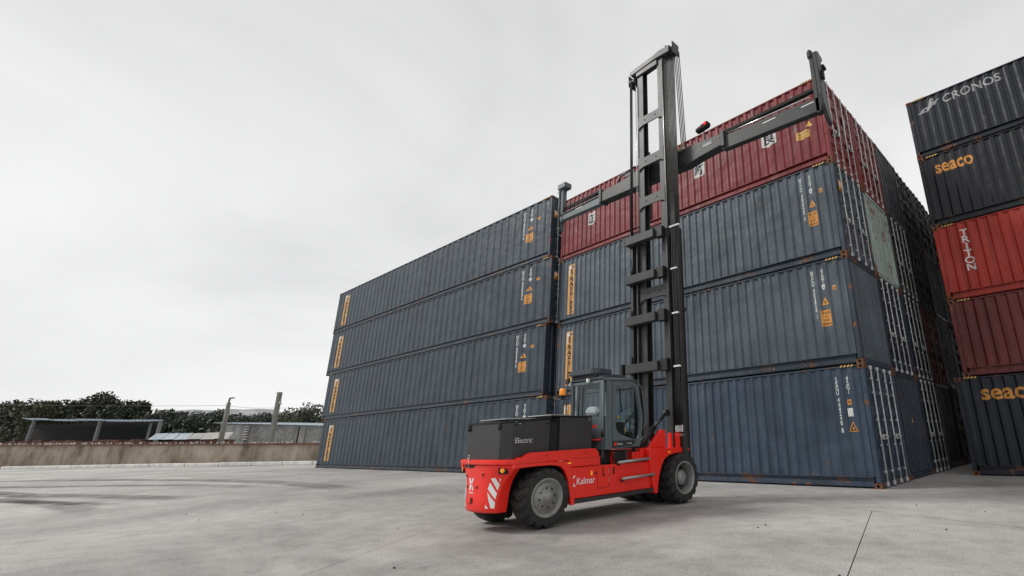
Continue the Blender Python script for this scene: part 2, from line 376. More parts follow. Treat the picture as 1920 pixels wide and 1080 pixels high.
def door_mesh(H):
    # one leaf, hinge edge at y=0, width w, recessed corrugated panel
    w_ = W / 2 - .14; z0, z1 = .16, H - .13; b = MB()
    b.box(-.05, 0, 0, .06, z0, z1); b.box(-.05, 0, w_ - .06, w_, z0, z1); b.box(-.05, 0, .06, w_ - .06, z0, z0 + .08); b.box(-.05, 0, .06, w_ - .06, z1 - .08, z1)
    n = 5; zz0, zz1 = z0 + .08, z1 - .08; p = (zz1 - zz0) / n; prof = [(zz0, -.006)]
    for i in range(n):
        a = zz0 + i * p; prof += [(a + p * .25, -.006), (a + p * .36, -.045), (a + p * .78, -.045), (a + p * .89, -.006)]
    prof.append((zz1, -.006))
    rows = [[b.b.verts.new((x, y, z)) for z, x in prof] for y in (.061, w_ - .061)]
    for i in range(len(prof) - 1): b.b.faces.new([rows[0][i], rows[1][i], rows[1][i + 1], rows[0][i + 1]])
    for i in range(4):
        z = z0 + .25 + i * (z1 - z0 - .5) / 3; b.box(-.004, .016, -.10, .16, z - .035, z + .035, bev=.006)
    return b.mesh('door')
def bar_mesh(H, flip=1):
    b = MB(); b.tube([(.04, 0, .06), (.04, 0, H - .06)], .019, 8)
    for z in (.08, H - .08): b.box(.0, .065, -.05, .05, z - .05, z + .045, bev=.008)
    for z in (.35, .95, 1.55, 2.2, H - .35): b.box(.001, .055, -.035, .035, z - .022, z + .022)
    b.box(.055, .07, -.03, .40 * flip if flip > 0 else .03, 1.12, 1.16) if flip > 0 else b.box(.055, .07, -.4, .03, 1.12, 1.16)
    b.box(.03, .075, .36 * flip - .03, .36 * flip + .03, 1.08, 1.2)
    return b.mesh('locking_bar')
def tape_mesh():
    b = MB(); b.mi = 0; b.box(0, .36, -.004, 0, 0, .055); b.mi = 1
    for i in range(4):
        x = .01 + i * .09; b.prism([(x, .003), (x + .045, .003), (x + .085, .052), (x + .04, .052)], 'y', -.0075, -.0041)
    return b.mesh('warning_tape')
GAP = .0
def container(name, loc, paintk, label, L=12.192, H=2.896, end='door', yaw=0, group=None, cat='container', full=True, tape=True, framek=None, bars=None):
    r = empty(name, loc, yaw); tag(r, label, cat, group)
    pm, fm = P[paintk], PF[framek or paintk]
    link('side_panel', corr_mesh(L, H), pm, r)
    link('side_panel', cached(('back', L, H), lambda: boxmesh('back_panel', -L + .14, -.14, W - .05, W - .02, .175, H - .062)), pm, r)
    link('roof_panel', cached(('roof', L, H), lambda: boxmesh('roof_panel', -L + .1, -.1, .064, W - .064, H - .04, H - .012)), pm, r)
    link('floor', cached(('floor', L), lambda: boxmesh('floor', -L + .1, -.1, .07, W - .07, .1, .15)), M_hole, r)
    tr = cached(('trail', L, H), lambda: boxmesh('top_rail', -L + .179, -.179, 0.002, .064, H - .062, H - .018, bev=.006))
    link('top_rail', tr, fm, r); link('top_rail', tr, fm, r, (0, W - .066, 0))
    br = cached(('brail', L), lambda: brail_mesh(L)); link('bottom_rail', br, fm, r); o = link('bottom_rail', br, fm, r, (-L, W, 0)); o.rotation_euler = (0, 0, math.pi)
    post = cached(('post', H), lambda: boxmesh('corner_post', -.06, .06, -.06, .06, .119, H - .119, bev=.012))
    castm = cached('casting', casting_mesh)
    for x in (-.0, -L):
        for y in (0, W):
            sx = -1 if x == 0 else 1; sy = 1 if y == 0 else -1
            link('corner_post', post, fm, r, (x + sx * .068, y + sy * .066, 0))
            for z in (.0595, H - .0595): link('corner_casting', castm, [M_cast, M_hole], r, (x + sx * .089, y + sy * .081, z))
    hd = cached(('header', H), lambda: boxmesh('end_rail', -.10, -.006, .163, W - .163, H - .115, H - .006, bev=.008)); sil = cached('sill', lambda: boxmesh('end_rail', -.10, -.008, .163, W - .163, .008, .15, bev=.008))
    link('end_rail', hd, fm, r); link('end_rail', sil, fm, r)
    bl = cached(('blankleft', L, H), lambda: boxmesh('end_panel', -L + .03, -L + .06, .13, W - .13, .12, H - .1)); link('end_panel', bl, pm, r)
    if end == 'door':
        dm_ = cached(('door', H), lambda: door_mesh(H)); w_ = W / 2 - .14
        for k in (0, 1):
            d = link('door', dm_, pm, r, (-.03, .135, 0) if k == 0 else (-.03, W - .135, 0))
            if k: d.scale = (1, -1, 1)
            for yy, fl in ((.28, 1), (.80, -1)):
                bm_ = cached(('bar', H, fl), lambda: bar_mesh(H, fl)); link('locking_bar', bm_, bars or M_galv, d, (0.0, yy, 0))
    else:
        link('end_panel', end_corr_mesh(H), pm, r)
    if tape and full:
        tp = cached('tape', tape_mesh); link('warning_tape', tp, [M_black, M_yellow], r, (-.62, .0, H - .06))
    return r
def drape(L, items, name, mats, parent, z_only=False):
    """items: list of (mesh, x, z, mat_index) flat prints laid on the corrugated side wall"""
    brk = prof_of(L); out = bmesh.new()
    for me, x, z, mi in items:
        b = bmesh.new(); add_mesh(b, me, lambda v: (x + v.x, 0, z + v.y), mi)
        xs = [v.co.x for v in b.verts]
        if not xs: b.free(); continue
        for bx_, d in brk:
            if min(xs) < bx_ < max(xs): bmesh.ops.bisect_plane(b, geom=b.verts[:] + b.edges[:] + b.faces[:], plane_co=(bx_, 0, 0), plane_no=(1, 0, 0))
        lift = {0: .0025, 1: .005, 2: .0075}[mi]
        for v in b.verts: v.co.y = .014 + depth(brk, v.co.x) - lift
        tmp = bpy.data.meshes.new('tmp'); b.to_mesh(tmp); b.free(); out.from_mesh(tmp); bpy.data.meshes.remove(tmp)
    me = bpy.data.meshes.new(name); out.to_mesh(me); out.free()
    return link(name, me, mats, parent)
def rect(w_, h_): return poly_mesh([(0, 0), (w_, 0), (w_, h_), (0, h_)], [], 0)
def column_text(s, x, ztop, pitch, size, mi, xs=1.0, bold=.0):
    out = []; z = ztop - pitch
    for ch in s:
        if ch != ' ': out.append((text_mesh(ch, size, bold, 'CENTER', xs=xs), x, z, mi))
        z -= pitch * (1 if ch != ' ' else .55)
    return out
def marks(c, L, serial, k=1.0, z1=1.0, kind='std', Hs=1.0):
    # k widens with long boxes
    if kind == 'std':
        wi = column_text(serial, -1.04 * k, 2.66 * Hs, .112 * Hs, .155, 0, k * .85, .022) + column_text('45G1', -.76 * k, 2.67 * Hs, .112 * Hs, .155, 0, k * .85, .022)
        sh = poly_mesh([(-.05 * k, .09), (.05 * k, .09), (.05 * k, .0), (0, -.07), (-.05 * k, .0)], [[(-.015, .04), (.015, .04), (.015, .0), (-.015, .0)]], 0)
        wi.append((sh, -.76 * k, 2.12 * Hs, 0)); drape(L, wi, 'identification_marks', [M_white], c)
        it = [(poly_mesh([(-.055 * k, 0), (.055 * k, 0), (.055 * k, .13), (-.055 * k, .13)], [], 0), -.47 * k, 2.0 * Hs, 0), (text_mesh('96', .09, 0, 'CENTER', xs=k * .9), -.47 * k, 2.03 * Hs, 1)]
        drape(L, it, 'size_label', [M_orange, M_black], c); it = []
        it += [(poly_mesh([(-.11 * k, 0), (.11 * k, 0), (0, .22)], [], 0), -.765 * k, 1.64 * Hs, 0), (poly_mesh([(-.012 * k, .04), (.03 * k, .04), (-.01 * k, .14), (-.03 * k, .09)], [], 0), -.765 * k, 1.64 * Hs, 1)]
        drape(L, it, 'warning_triangle', [M_orange, M_black], c); it = []
        it += [(poly_mesh([(-.14 * k, 0), (.14 * k, 0), (.14 * k, .44), (-.14 * k, .44)], [], 0), -.785 * k, 1.06 * Hs, 0)]
        for i, tx in enumerate(('CAUTION', "9'6\"", 'HIGH', 'CONTAINER')): it.append((text_mesh(tx, .068 if i in (0, 3) else .075, .01, 'CENTER', xs=k * .62 if i == 3 else k * .8), -.785 * k, (1.06 + .34 - i * .1) * Hs, 1))
        drape(L, it, 'caution_label', [M_orange, M_black], c)
        ban = [(poly_mesh([(0, 0), (.45 * k, 0), (.45 * k, 2.16), (0, 2.16)], [], 0), -11.64 * k, .42 * Hs, 0)]
        ban += column_text('RAFFLES', -11.40 * k, 2.06 * Hs, .228 * Hs, .295, 1, k * 1.1, .028)
        ban += [(poly_mesh([(.16 * k, 0), (.21 * k, 0), (.21 * k, .30), (.34 * k, .30), (.34 * k, .36), (.16 * k, .36)], [], 0), -11.58 * k, 2.13 * Hs, 1)]
        ban += [(poly_mesh([(0.03 * k, 0), (.13 * k, 0), (.13 * k, .28), (.25 * k, .28), (.25 * k, .42), (.03 * k, .42)], [], 0), -11.62 * k, 2.10 * Hs, 2)]
        drape(L, ban, 'name_banner', [M_amberbg, M_black, M_white], c)
    else:
        wi = column_text(serial, -.76, 2.62, .112, .155, 0, .85, .022) + column_text('45G1', -.48, 2.63, .112, .155, 0, .85, .022)
        wi.append((rect(.14, .2), -.57, 1.64, 0)); drape(L, wi, 'identification_marks', [M_white], c)
        it = [(rect(.11, .13), -.55, 1.92, 0), (text_mesh('96', .09, 0, 'CENTER', xs=.9), -.495, 1.95, 1)]; drape(L, it, 'size_label', [M_orange, M_black], c); it = [(poly_mesh([(-.12, 0), (.12, 0), (0, .25)], [], 0), -.48, 1.28, 0), (poly_mesh([(-.09, .02), (.09, .02), (0, .2)], [oval(0, .075, .03, .035)], 0), -.48, 1.28, 1)]
        drape(L, it, 'warning_triangle', [M_orange, M_black], c)
        ban = [(rect(.45, 2.16), -11.64, .42, 0)] + column_text('RAFFLES', -11.40, 2.06, .228, .295, 1, 1.1, .028)
        ban += [(poly_mesh([(0.03, 0), (.13, 0), (.13, .28), (.25, .28), (.25, .42), (.03, .42)], [], 0), -11.62, 2.10, 2)]
        drape(L, ban, 'name_banner', [M_amberbg, M_black, M_white], c)
def placard(c, H, y=.17, z=1.95):
    b = MB(); b.mi = 0; b.box(0, .005, y, y + .30, z, z + .34); b.mi = 1; b.box(.005, .008, y + .03, y + .15, z + .15, z + .30); b.mi = 2; b.prism([(y + .06, z + .03), (y + .24, z + .03), (y + .15, z + .13)], 'x', .005, .008)
    b.build('placard', [M_orange, M_white, M_black], c)
HQ = 2.896
# --- front stack B (reference block)
GB = 'containers in the centre stack'
cB = []
cB.append(container('shipping_container', (0, 0, 0), 'navy', 'dark blue long container at ground level of the centre stack, marked SEGU 464240 8', group=GB))
marks(cB[0], 12.192, 'SEGU 464240 8', kind='b0')
cB.append(container('shipping_container', (0, 0, HQ), 'slate_pale', 'grey blue long container second from ground in centre stack, marked NFCU 402454 1', end='blank', group=GB, framek='slate'))
marks(cB[1], 12.192, 'NFCU 402454 1')
cB.append(container('shipping_container', (0, 0, 2 * HQ), 'slate_pale', 'grey blue long container under the red one in centre stack, marked NFCU 402525 5', group=GB, framek='slate'))
marks(cB[2], 12.192, 'NFCU 402525 5'); placard(cB[2], HQ)
cB.append(container('shipping_container', (0, 0, 3 * HQ), 'maroon', 'weathered dark red long container on top of centre stack with white paper posters', group=GB))
it = []
for x, z, s, wd, hg in ((-10.43, 1.14, '正', .46, .58), (-4.85, 1.2, '新', .48, .56), (-2.14, 1.22, '良', .5, .58)):
    it = [(poly_mesh([(0, .05), (wd * .45, 0), (wd, .08), (wd, hg), (0, hg - .02)], [], 0), x, z, 0), (text_mesh(s, .42, .02, 'CENTER'), x + wd / 2, z + .13, 1)]
    drape(12.192, it, 'paper_poster', [M_paper, M_ink2], cB[3])
it = [(rect(.42, .26), -.98, 1.0, 0), (text_mesh('CAUTION', .09, .01, 'CENTER', xs=.9), -.77, 1.15, 1), (text_mesh('9\'6" HIGH', .08, .01, 'CENTER', xs=.9), -.77, 1.04, 1)]; drape(12.192, it, 'caution_label', [M_yellow, M_black], cB[3]); it = [(poly_mesh([(-.1, 0), (.1, 0), (0, .2)], [], 0), -.55, 1.34, 0)]
drape(12.192, it, 'warning_triangle', [M_yellow, M_black], cB[3])
drape(12.192, column_text('45G1', -.98, 2.66, .12, .14, 0, .8, .01) + column_text('TCKU 301457', -.98, 2.55 , .12, .14, 0, .8, .01)[0:11] + [(text_mesh('7', .17, .01, 'CENTER'), -.98, 1.33, 0), (text_mesh('5', .3, .01, 'CENTER'), -11.2, 1.1, 0)], 'identification_marks', [M_whitefade], cB[3])
b = MB()
for y, z, a, h in ((.35, 1.9, .22, .3), (.95, 1.2, .2, .45), (1.55, 1.95, .25, .3), (.5, 1.0, .18, .25)): b.box(-.028, -.024, y, y + a, z, z + h)
b.build('door_labels', M_whitefade, cB[3])['kind'] = 'stuff'
# --- left stack A: longer boxes
kA = 22.9 / 12.192
GA = 'containers in the left stack'
HA = HQ * 1.031
rowsA = [(-34.897, -12.299), (-35.356, -12.551), (-35.951, -12.367), (-36.077, -12.533)]
labA = ['charcoal blue container at ground level of the left stack, half hidden by the red handler', 'charcoal blue container second from ground in the left stack', 'charcoal blue container third from ground in the left stack', 'charcoal blue topmost container of the left stack with rusty top edge']
yawA = math.atan(.047)
for i, (xl, xr) in enumerate(rowsA):
    y = -.312 + (xr + 12.42) * .047
    c = container('shipping_container', (xr, y, i * HA), 'slate', labA[i], L=round((xr - xl) / math.cos(yawA), 3), H=HA, end='blank' if i == 1 else 'door', yaw=yawA, group=GA)
    Lc = round((xr - xl) / math.cos(yawA), 3); k = Lc / 12.192
    marks(c, Lc, 'NFCU 402525 5', k=k, Hs=1.031)
    if i > 1: placard(c, HA)
# --- row D behind B : end walls seen obliquely
ordn = ['front', 'second', 'third', 'fourth', 'fifth', 'sixth', 'seventh']
lev = ['at ground level', 'on the second level', 'on the third level', 'on the top level']
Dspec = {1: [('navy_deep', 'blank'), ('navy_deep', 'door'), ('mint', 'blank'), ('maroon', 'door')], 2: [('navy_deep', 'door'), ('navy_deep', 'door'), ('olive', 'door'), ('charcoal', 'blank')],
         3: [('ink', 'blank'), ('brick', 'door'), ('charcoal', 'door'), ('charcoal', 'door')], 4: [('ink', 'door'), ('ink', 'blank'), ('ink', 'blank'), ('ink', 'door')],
         5: [('ink', 'blank'), ('charcoal', 'door'), ('ink', 'door'), ('wine', 'door')], 6: [('ink', 'door'), ('ink', 'door'), ('ink', 'blank'), ('charcoal', 'blank')]}  # far columns get darker paints that stand for the alley shade
cname = dict(navy_deep='dark blue', mint='pale mint green', maroon='dark red', olive='dull green grey', charcoal='charcoal', ink='shade-darkened', brick='red', wine='wine red')
for k, rows in Dspec.items():
    for l, (pk, en) in enumerate(rows):
        e = 'blank-ended' if en == 'blank' else 'door-ended'
        c = container('shipping_container', (random.uniform(-.03, .03), k * 2.478, l * HQ), pk, '%s %s container %s, %s column of the centre block' % (cname[pk], e, lev[l], ordn[k]), end=en, group='containers behind the centre stack', tape=False, bars=M_galv_shade if k > 2 else None)
        if en == 'blank' and pk != 'mint':
            b = MB(); b.prism([(1.1, 1.5), (1.25, 1.5), (1.175, 1.65)], 'x', -.019, -.014); b.build('warning_label', M_orange, c)
# --- right stack C
GC = 'containers in the right stack'
xC, yC = 1.319, 4.752
hC = [2.765, 2.361, 2.513, 2.594, 2.309]
cols = [('ink', 'dark navy container at ground level of the right stack with orange seaco lettering', -.27), ('oxide', 'dull dark red unlettered container second from ground in the right stack', 0), ('brick', 'bright red container lettered TRITON in the right stack', 0),
        ('black_blue', 'near black container with orange seaco lettering, directly above the TRITON one', .0), ('ink', 'dark navy topmost container of the right stack lettered CRONOS', 0)]
z = 0; LC = 12.192; cC = []
for i, (pk, lb, dx) in enumerate(cols):
    c = container('shipping_container', (xC + dx + LC, yC, z), pk, lb, L=LC, H=hC[i], end='blank', group=GC); cC.append(c); z += hC[i]
    tp = _cache['tape']; link('warning_tape', tp, [M_black, M_yellow], c, (-LC + .25, .0, hC[i] - .06))
    z2 = z - hC[i]
    for k in (1, 2, 3, 4, 5): container('shipping_container', (xC + LC, yC + k * 2.478, z2), ('ink', 'wine', 'charcoal')[(k + i) % 3], 'unseen container added behind the right stack to darken the alley', L=LC, H=hC[i], end='blank', group='unseen containers added to shade the alley', tape=False)  # unseen rows, added only to keep light out of the alley
def lx(X): return X - (xC + LC)
drape(LC, [(text_mesh('seaco', .62, .022, 'LEFT', xs=1.02), lx(1.66) + .27, 2.08, 0)], 'lettering', [M_orange], cC[0])
drape(LC, [(text_mesh('seaco', .66, .022, 'LEFT', xs=.74), lx(1.78), hC[3] - .72, 0)], 'lettering', [M_orange], cC[3])
drape(LC, [t for t in column_text('TRITON', lx(2.17), 2.25, .232, .31, 0, 1.15, .018)], 'lettering', [M_white], cC[2])
its = [(text_mesh('CRONOS', .42, .012, 'LEFT', xs=.98), lx(2.43), hC[4] - .52, 0)]
hx, hz = lx(1.62), hC[4] - .66
horse = [(0, .06), (.10, .10), (.17, .17), (.26, .22), (.34, .22), (.40, .30), (.43, .42), (.49, .50), (.55, .49), (.57, .44), (.53, .40), (.56, .33), (.62, .36), (.70, .37), (.74, .34), (.66, .33), (.60, .28), (.62, .20), (.58, .22), (.52, .20), (.44, .12), (.34, .06), (.22, .03), (.1, .03)]
its.append((poly_mesh(horse, [oval(.27, .13, .05, .04, 8)], 0), hx, hz, 0)); drape(LC, its, 'lettering', [M_whitefade], cC[4])
# ------------------------------------------------------------------ container handler
M_red = simple('red_paint', (.86, .024, .012), .36, 0, .07, 1.4, .03)
M_dgrey = simple('dark_grey_paint', (.029, .029, .030), .42, 0, .12, 2)
M_mast = simple('mast_paint', (.030, .032, .033), .45, 0, .25, 2.5, .06)
M_mastD = simple('mast_dark', (.009, .0095, .01), .5, .1, .25, 4)
M_cab = simple('cab_paint', (.10, .125, .138), .4, 0, .1, 3)
M_roofp = simple('cab_roof_plastic', (.045, .055, .072), .5, 0, .1, 3)
M_rubber = simple('tyre_rubber', (.023, .0225, .0215), .75, 0, .45, 5, .3)
M_rim = simple('rim_grey', (.25, .25, .245), .5, .15, .25, 8)
M_steel = simple('tube_steel', (.42, .42, .41), .38, .5, .15, 5)
M_bright = simple('bright_metal', (.6, .6, .58), .25, .9, .1, 5)
M_hose = simple('hose_black', (.012, .012, .012), .4)
M_chain = simple('leaf_chain', (.10, .10, .095), .42, .6, .5, 40)
M_amber = simple('amber_lens', (.85, .28, .02), .25, emit=((1, .35, .02), .25))
M_amberY = simple('amber_marker', (.85, .45, .03), .3, emit=((1, .5, .03), .2))
M_redlamp = simple('red_lamp', (.7, .01, .02), .25, emit=((1, .02, .03), 1.2))
M_seat = simple('seat_fabric', (.02, .02, .021), .85)
M_cover = simple('headrest_cover', (.72, .74, .74), .8)
M_sticker = simple('white_vinyl', (.8, .8, .8), .4, noise=.03)
M_yel = simple('yellow_plastic', (.75, .5, .02), .4)
M_void = simple('machine_void', (.01, .01, .01), .8)
def glass_mat():
    m = bpy.data.materials.new('cab_glass'); m.use_nodes = True; t = m.node_tree; t.nodes.clear()
    tr = N(t, 'ShaderNodeBsdfTransparent'); tr.inputs[0].default_value = (.9, .94, .94, 1)
    gl = N(t, 'ShaderNodeBsdfGlossy', Roughness=.03); gl.inputs[0].default_value = (.9, .95, .95, 1)
    lw = N(t, 'ShaderNodeLayerWeight', Blend=.5); pw = N(t, 'ShaderNodeMath', operation='POWER'); pw.inputs[1].default_value = 4; t.links.new(lw.outputs['Facing'], pw.inputs[0]); fr = N(t, 'ShaderNodeMath', operation='MULTIPLY_ADD'); fr.inputs[1].default_value = .28; fr.inputs[2].default_value = .035; t.links.new(pw.outputs[0], fr.inputs[0]); mxx = N(t, 'ShaderNodeMixShader'); o = N(t, 'ShaderNodeOutputMaterial')
    t.links.new(fr.outputs[0], mxx.inputs[0]); t.links.new(tr.outputs[0], mxx.inputs[1]); t.links.new(gl.outputs[0], mxx.inputs[2]); t.links.new(mxx.outputs[0], o.inputs[0]); return m
M_glass = glass_mat()
XC = -3.3
T0 = (XC, -6.0, 0)
truck = empty('container_handler', T0)
tag(truck, 'red and black electric container handler with a tall raised mast and wide spreader', 'container handler')
def part(name, b, mat, parent=truck): return b.build(name, mat, parent, T0)
def mir(x): return 2 * XC - x
def bevmod(o, wd=.008, seg=2):
    m = o.modifiers.new('bevel', 'BEVEL'); m.width = wd; m.segments = seg; m.limit_method = 'ANGLE'; m.angle_limit = R_(40); return o
# --- wheels
def tyre_mesh(R, Wd, sgn, rim_r):
    b = bmesh.new(); n = 96
    st = [(-.5, rim_r / R), (-.5, .86), (-.46, .93), (-.40, .965), (-.22, .985), (0, .99), (.22, .985), (.40, .965), (.46, .93), (.5, .86), (.5, rim_r / R)]
    rings = []
    for i in range(n):
        ring = []; a = 6.283185 * i / n
        for k, (wq, rq) in enumerate(st):
            r = rq * R
            if 2 <= k <= 8:
                ph = (i + int(abs(wq) * 7)) % 6
                if ph in (0, 1): r -= .08 * R * (1 if abs(wq) > .1 else .5)
                if k in (2, 8): r += .012 * R if ph not in (0, 1) else -.012 * R
            if k in (1, 9) and ((i + 3) % 6) in (0, 1): r -= .02 * R
            ring.append(b.verts.new((wq * Wd, r * math.cos(a), r * math.sin(a))))
        rings.append(ring)
    for i in range(n):
        A, B = rings[i], rings[(i + 1) % n]
        for k in range(len(st) - 1):
            f = b.faces.new([A[k], A[k + 1], B[k + 1], B[k]])
            if 1 <= k <= 8 and ((i + int(abs(st[k][0]) * 7)) % 6) in (0, 1): f.material_index = 1  # groove faces coloured darker, painted shade between the lugs
        b.faces.new([A[-1], A[0], B[0], B[-1]])
    # raised sidewall rings
    bmesh.ops.recalc_face_normals(b, faces=b.faces[:])
    me = bpy.data.meshes.new('tyre'); b.to_mesh(me); b.free(); return me
def make_wheel(x, y, R, Wd, deep, sgn, steer=0, name='wheel', inner=False):
    wr = empty(name, (x - T0[0], y - T0[1], R)); wr.parent = truck; wr.rotation_euler = (0, 0, steer)
    rim_r = .615 * R
    link('tyre', tyre_mesh(R, Wd, sgn, rim_r), [M_rubber, M_void], wr)
    b = MB(); h = Wd / 2
    if not deep:
        b.lathe([(rim_r + .012, h - .02), (rim_r + .012, h + .004), (rim_r - .004, h + .008), (rim_r - .022, h - .006), (rim_r - .04, h - .03), (rim_r * .80, h - .035), (rim_r * .74, h - .012), (rim_r * .42, h - .004), (rim_r * .38, h + .01), (rim_r * .30, h + .012), (rim_r * .27, h + .035), (rim_r * .2, h + .05), (rim_r * .1, h + .055)], (0, 0, 0), 40, 'x', sgn, cap0=False)
        for i in range(12):
            a = 6.2832 * i / 12; b.lathe([(.013, h - .012), (.013, h + .012), (.006, h + .022)], (0, rim_r * .60 * math.cos(a), rim_r * .60 * math.sin(a)), 6, 'x', sgn, False)
    else:
        b.lathe([(rim_r + .012, h - .02), (rim_r + .012, h + .004), (rim_r - .002, h + .008), (rim_r - .02, h - .006), (rim_r - .035, h - .05), (rim_r - .035, h - .23)], (0, 0, 0), 44, 'x', sgn, cap0=False, cap1=False)
        b.mi = 1; b.lathe([(rim_r - .02, h - .225), (.05, h - .23)], (0, 0, 0), 44, 'x', sgn, cap0=False); b.mi = 0  # back plate coloured dark, painted shade in the deep dish
        b.lathe([(rim_r * .52, h - .23), (rim_r * .48, h - .20), (rim_r * .46, h - .09), (rim_r * .43, h - .075), (rim_r * .38, h - .075), (rim_r * .36, h - .065), (rim_r * .1, h - .062)], (0, 0, 0), 36, 'x', sgn)
    if not deep:
        b.mi = 1; b.lathe([(rim_r * .875, h - .0335), (rim_r * .80, h - .0335)], (0, 0, 0), 40, 'x', sgn, cap0=False, cap1=False)
        b.lathe([(rim_r * .385, h + .0005), (rim_r * .345, h + .0115)], (0, 0, 0), 40, 'x', sgn, cap0=False, cap1=False)
        for i in range(8):
            a = 6.2832 * (i + .2) / 8; b.lathe([(.017, h - .02), (.017, h - .0045), (.002, h - .0044)], (0, rim_r * .51 * math.cos(a), rim_r * .51 * math.sin(a)), 8, 'x', sgn, False)
        b.mi = 0
    link('rim', b.mesh('rim'), [M_rim, M_mastD], wr)
    b = MB()
    if not deep:
        for i in range(8):
            a = 6.2832 * (i + .5) / 8; b.lathe([(.014, h - .03), (.014, h - .0325 + .012), (.002, h - .0325 + .0125)], (0, rim_r * .81 * math.cos(a), rim_r * .81 * math.sin(a)), 8, 'x', sgn, False)
        b.lathe([(rim_r * .15, h + .05), (rim_r * .12, h + .062), (.002, h + .066)], (0, 0, 0), 20, 'x', sgn); link('hub_cap', b.mesh('hub_cap'), M_rim, wr)
    else:
        for i in range(10):
            a = 6.2832 * i / 10; b.lathe([(.012, h - .235), (.012, h - .205), (.004, h - .2)], (0, rim_r * .72 * math.cos(a), rim_r * .72 * math.sin(a)), 6, 'x', sgn, False)
        link('wheel_nuts', b.mesh('wheel_nuts'), M_rim, wr).__setitem__('kind', 'stuff')
    return wr
make_wheel(-2.53 - .18, -7.50, .435, .37, False, 1, R_(-4))
make_wheel(mir(-2.53 - .18), -7.52, .43, .36, False, -1, R_(-4))
make_wheel(-2.46 - .20, -4.19, .487, .40, True, 1)
make_wheel(mir(-2.46 - .20), -4.19, .487, .40, True, -1)
make_wheel(-3.10, -4.2, .475, .3, False, 1); make_wheel(mir(-3.10), -4.2, .475, .3, False, -1)
b = MB(); b.box(-3.9, -2.7, -7.66, -7.5, .33, .5, bev=.02); b.box(-3.7, -2.9, -4.4, -4.14, .34, .6, bev=.03); part('axle', b, M_void)
# --- chassis inside
b = MB(); b.box(-3.95, -2.66, -7.0, -5.0, .36, .84, bev=.02); b.box(-3.85, -2.98, -8.0, -7.0, .50, .97, bev=.02); b.box(-3.95, -2.72, -5.0, -3.85, .55, 1.0, bev=.02); part('chassis_frame', b, M_void)
# --- counterweight (barrel shaped casting)
HWT = [(.27, .43), (.31, .445), (.45, .46), (.60, .495), (.70, .545), (.78, .61), (.85, .69), (.90, .74), (.935, .755)]
def hw(z):
    for (a, x), (c, y) in zip(HWT, HWT[1:]):
        if z <= c: return x + (y - x) * max(0, (z - a) / (c - a))
    return HWT[-1][1]
def cwp(s, z, off=0.0):
    h = hw(z); e = abs(s); q = max(0, (z - .5) / .45)
    y = -8.27 + .11 * e ** 2.6 + (.12 * q) * e ** 3 + (.02 if z < .29 else 0)
    nx = .35 * s * e; nl = math.hypot(nx, 1)
    return Vector((XC + s * h + off * nx / nl, y - off / nl, z))
b = MB(); S = [i / 10 - 1 for i in range(21)]; Z = [z for z, _ in HWT]
g_ = [[b.b.verts.new(cwp(s, z)) for s in S] for z in Z]
for i in range(len(Z) - 1):
    for j in range(len(S) - 1): f = b.b.faces.new([g_[i][j], g_[i][j + 1], g_[i + 1][j + 1], g_[i + 1][j]]); f.smooth = True
fr_ = [[b.b.verts.new((XC - hw(z) * .97, -7.98, z)), b.b.verts.new((XC + hw(z) * .97, -7.98, z))] for z in Z]
for i in range(len(Z) - 1):
    b.b.faces.new([g_[i][-1], fr_[i][1], fr_[i + 1][1], g_[i + 1][-1]]); b.b.faces.new([fr_[i][0], g_[i][0], g_[i + 1][0], fr_[i + 1][0]]); b.b.faces.new([fr_[i][1], fr_[i][0], fr_[i + 1][0], fr_[i + 1][1]])
b.b.faces.new(list(reversed(g_[0])) + [fr_[0][0], fr_[0][1]]); b.b.faces.new(g_[-1] + [fr_[-1][1], fr_[-1][0]])
cw = part('counterweight', b, M_red)
# --- ring beam round the rear deck
def ringpts(o=0.0):
    half = [(.765 + o, -7.55), (.765 + o, -7.95), (.75 + o, -8.08 - o), (.66 + o * .7, -8.19 - o), (.48, -8.26 - o), (.25, -8.30 - o), (0, -8.31 - o)]
    return [(XC + x, y) for x, y in half] + [(XC - x, y) for x, y in reversed(half[:-1])]
b = MB(); b.prism(ringpts(), 'z', .935, 1.005, bev=.014, seg=2); rg = part('rear_ring', b, M_red)
# tow pocket and drawbar pin
b = MB()
for (s0, s1, z0, z1) in ((-.62, -.05, .878, .93),):
    ps = [cwp(s0 + (s1 - s0) * i / 6, z1, .006) for i in range(7)] + [cwp(s1 - .1, z0 + .01, .006), cwp((s0 + s1) / 2, z0, .006), cwp(s0 + .1, z0 + .01, .006)]
    b.face(ps)
pk = part('tow_pocket', b, M_void, cw)
b = MB(); px_ = XC - .2; b.tube([(px_, -8.30, .90), (px_, -8.305, 1.02)], .006, 6); b.tube([(px_ + .028 * math.cos(a * .5236), -8.31, 1.045 + .028 * math.sin(a * .5236)) for a in range(13)], .005, 6); part('tow_pin', b, M_bright)
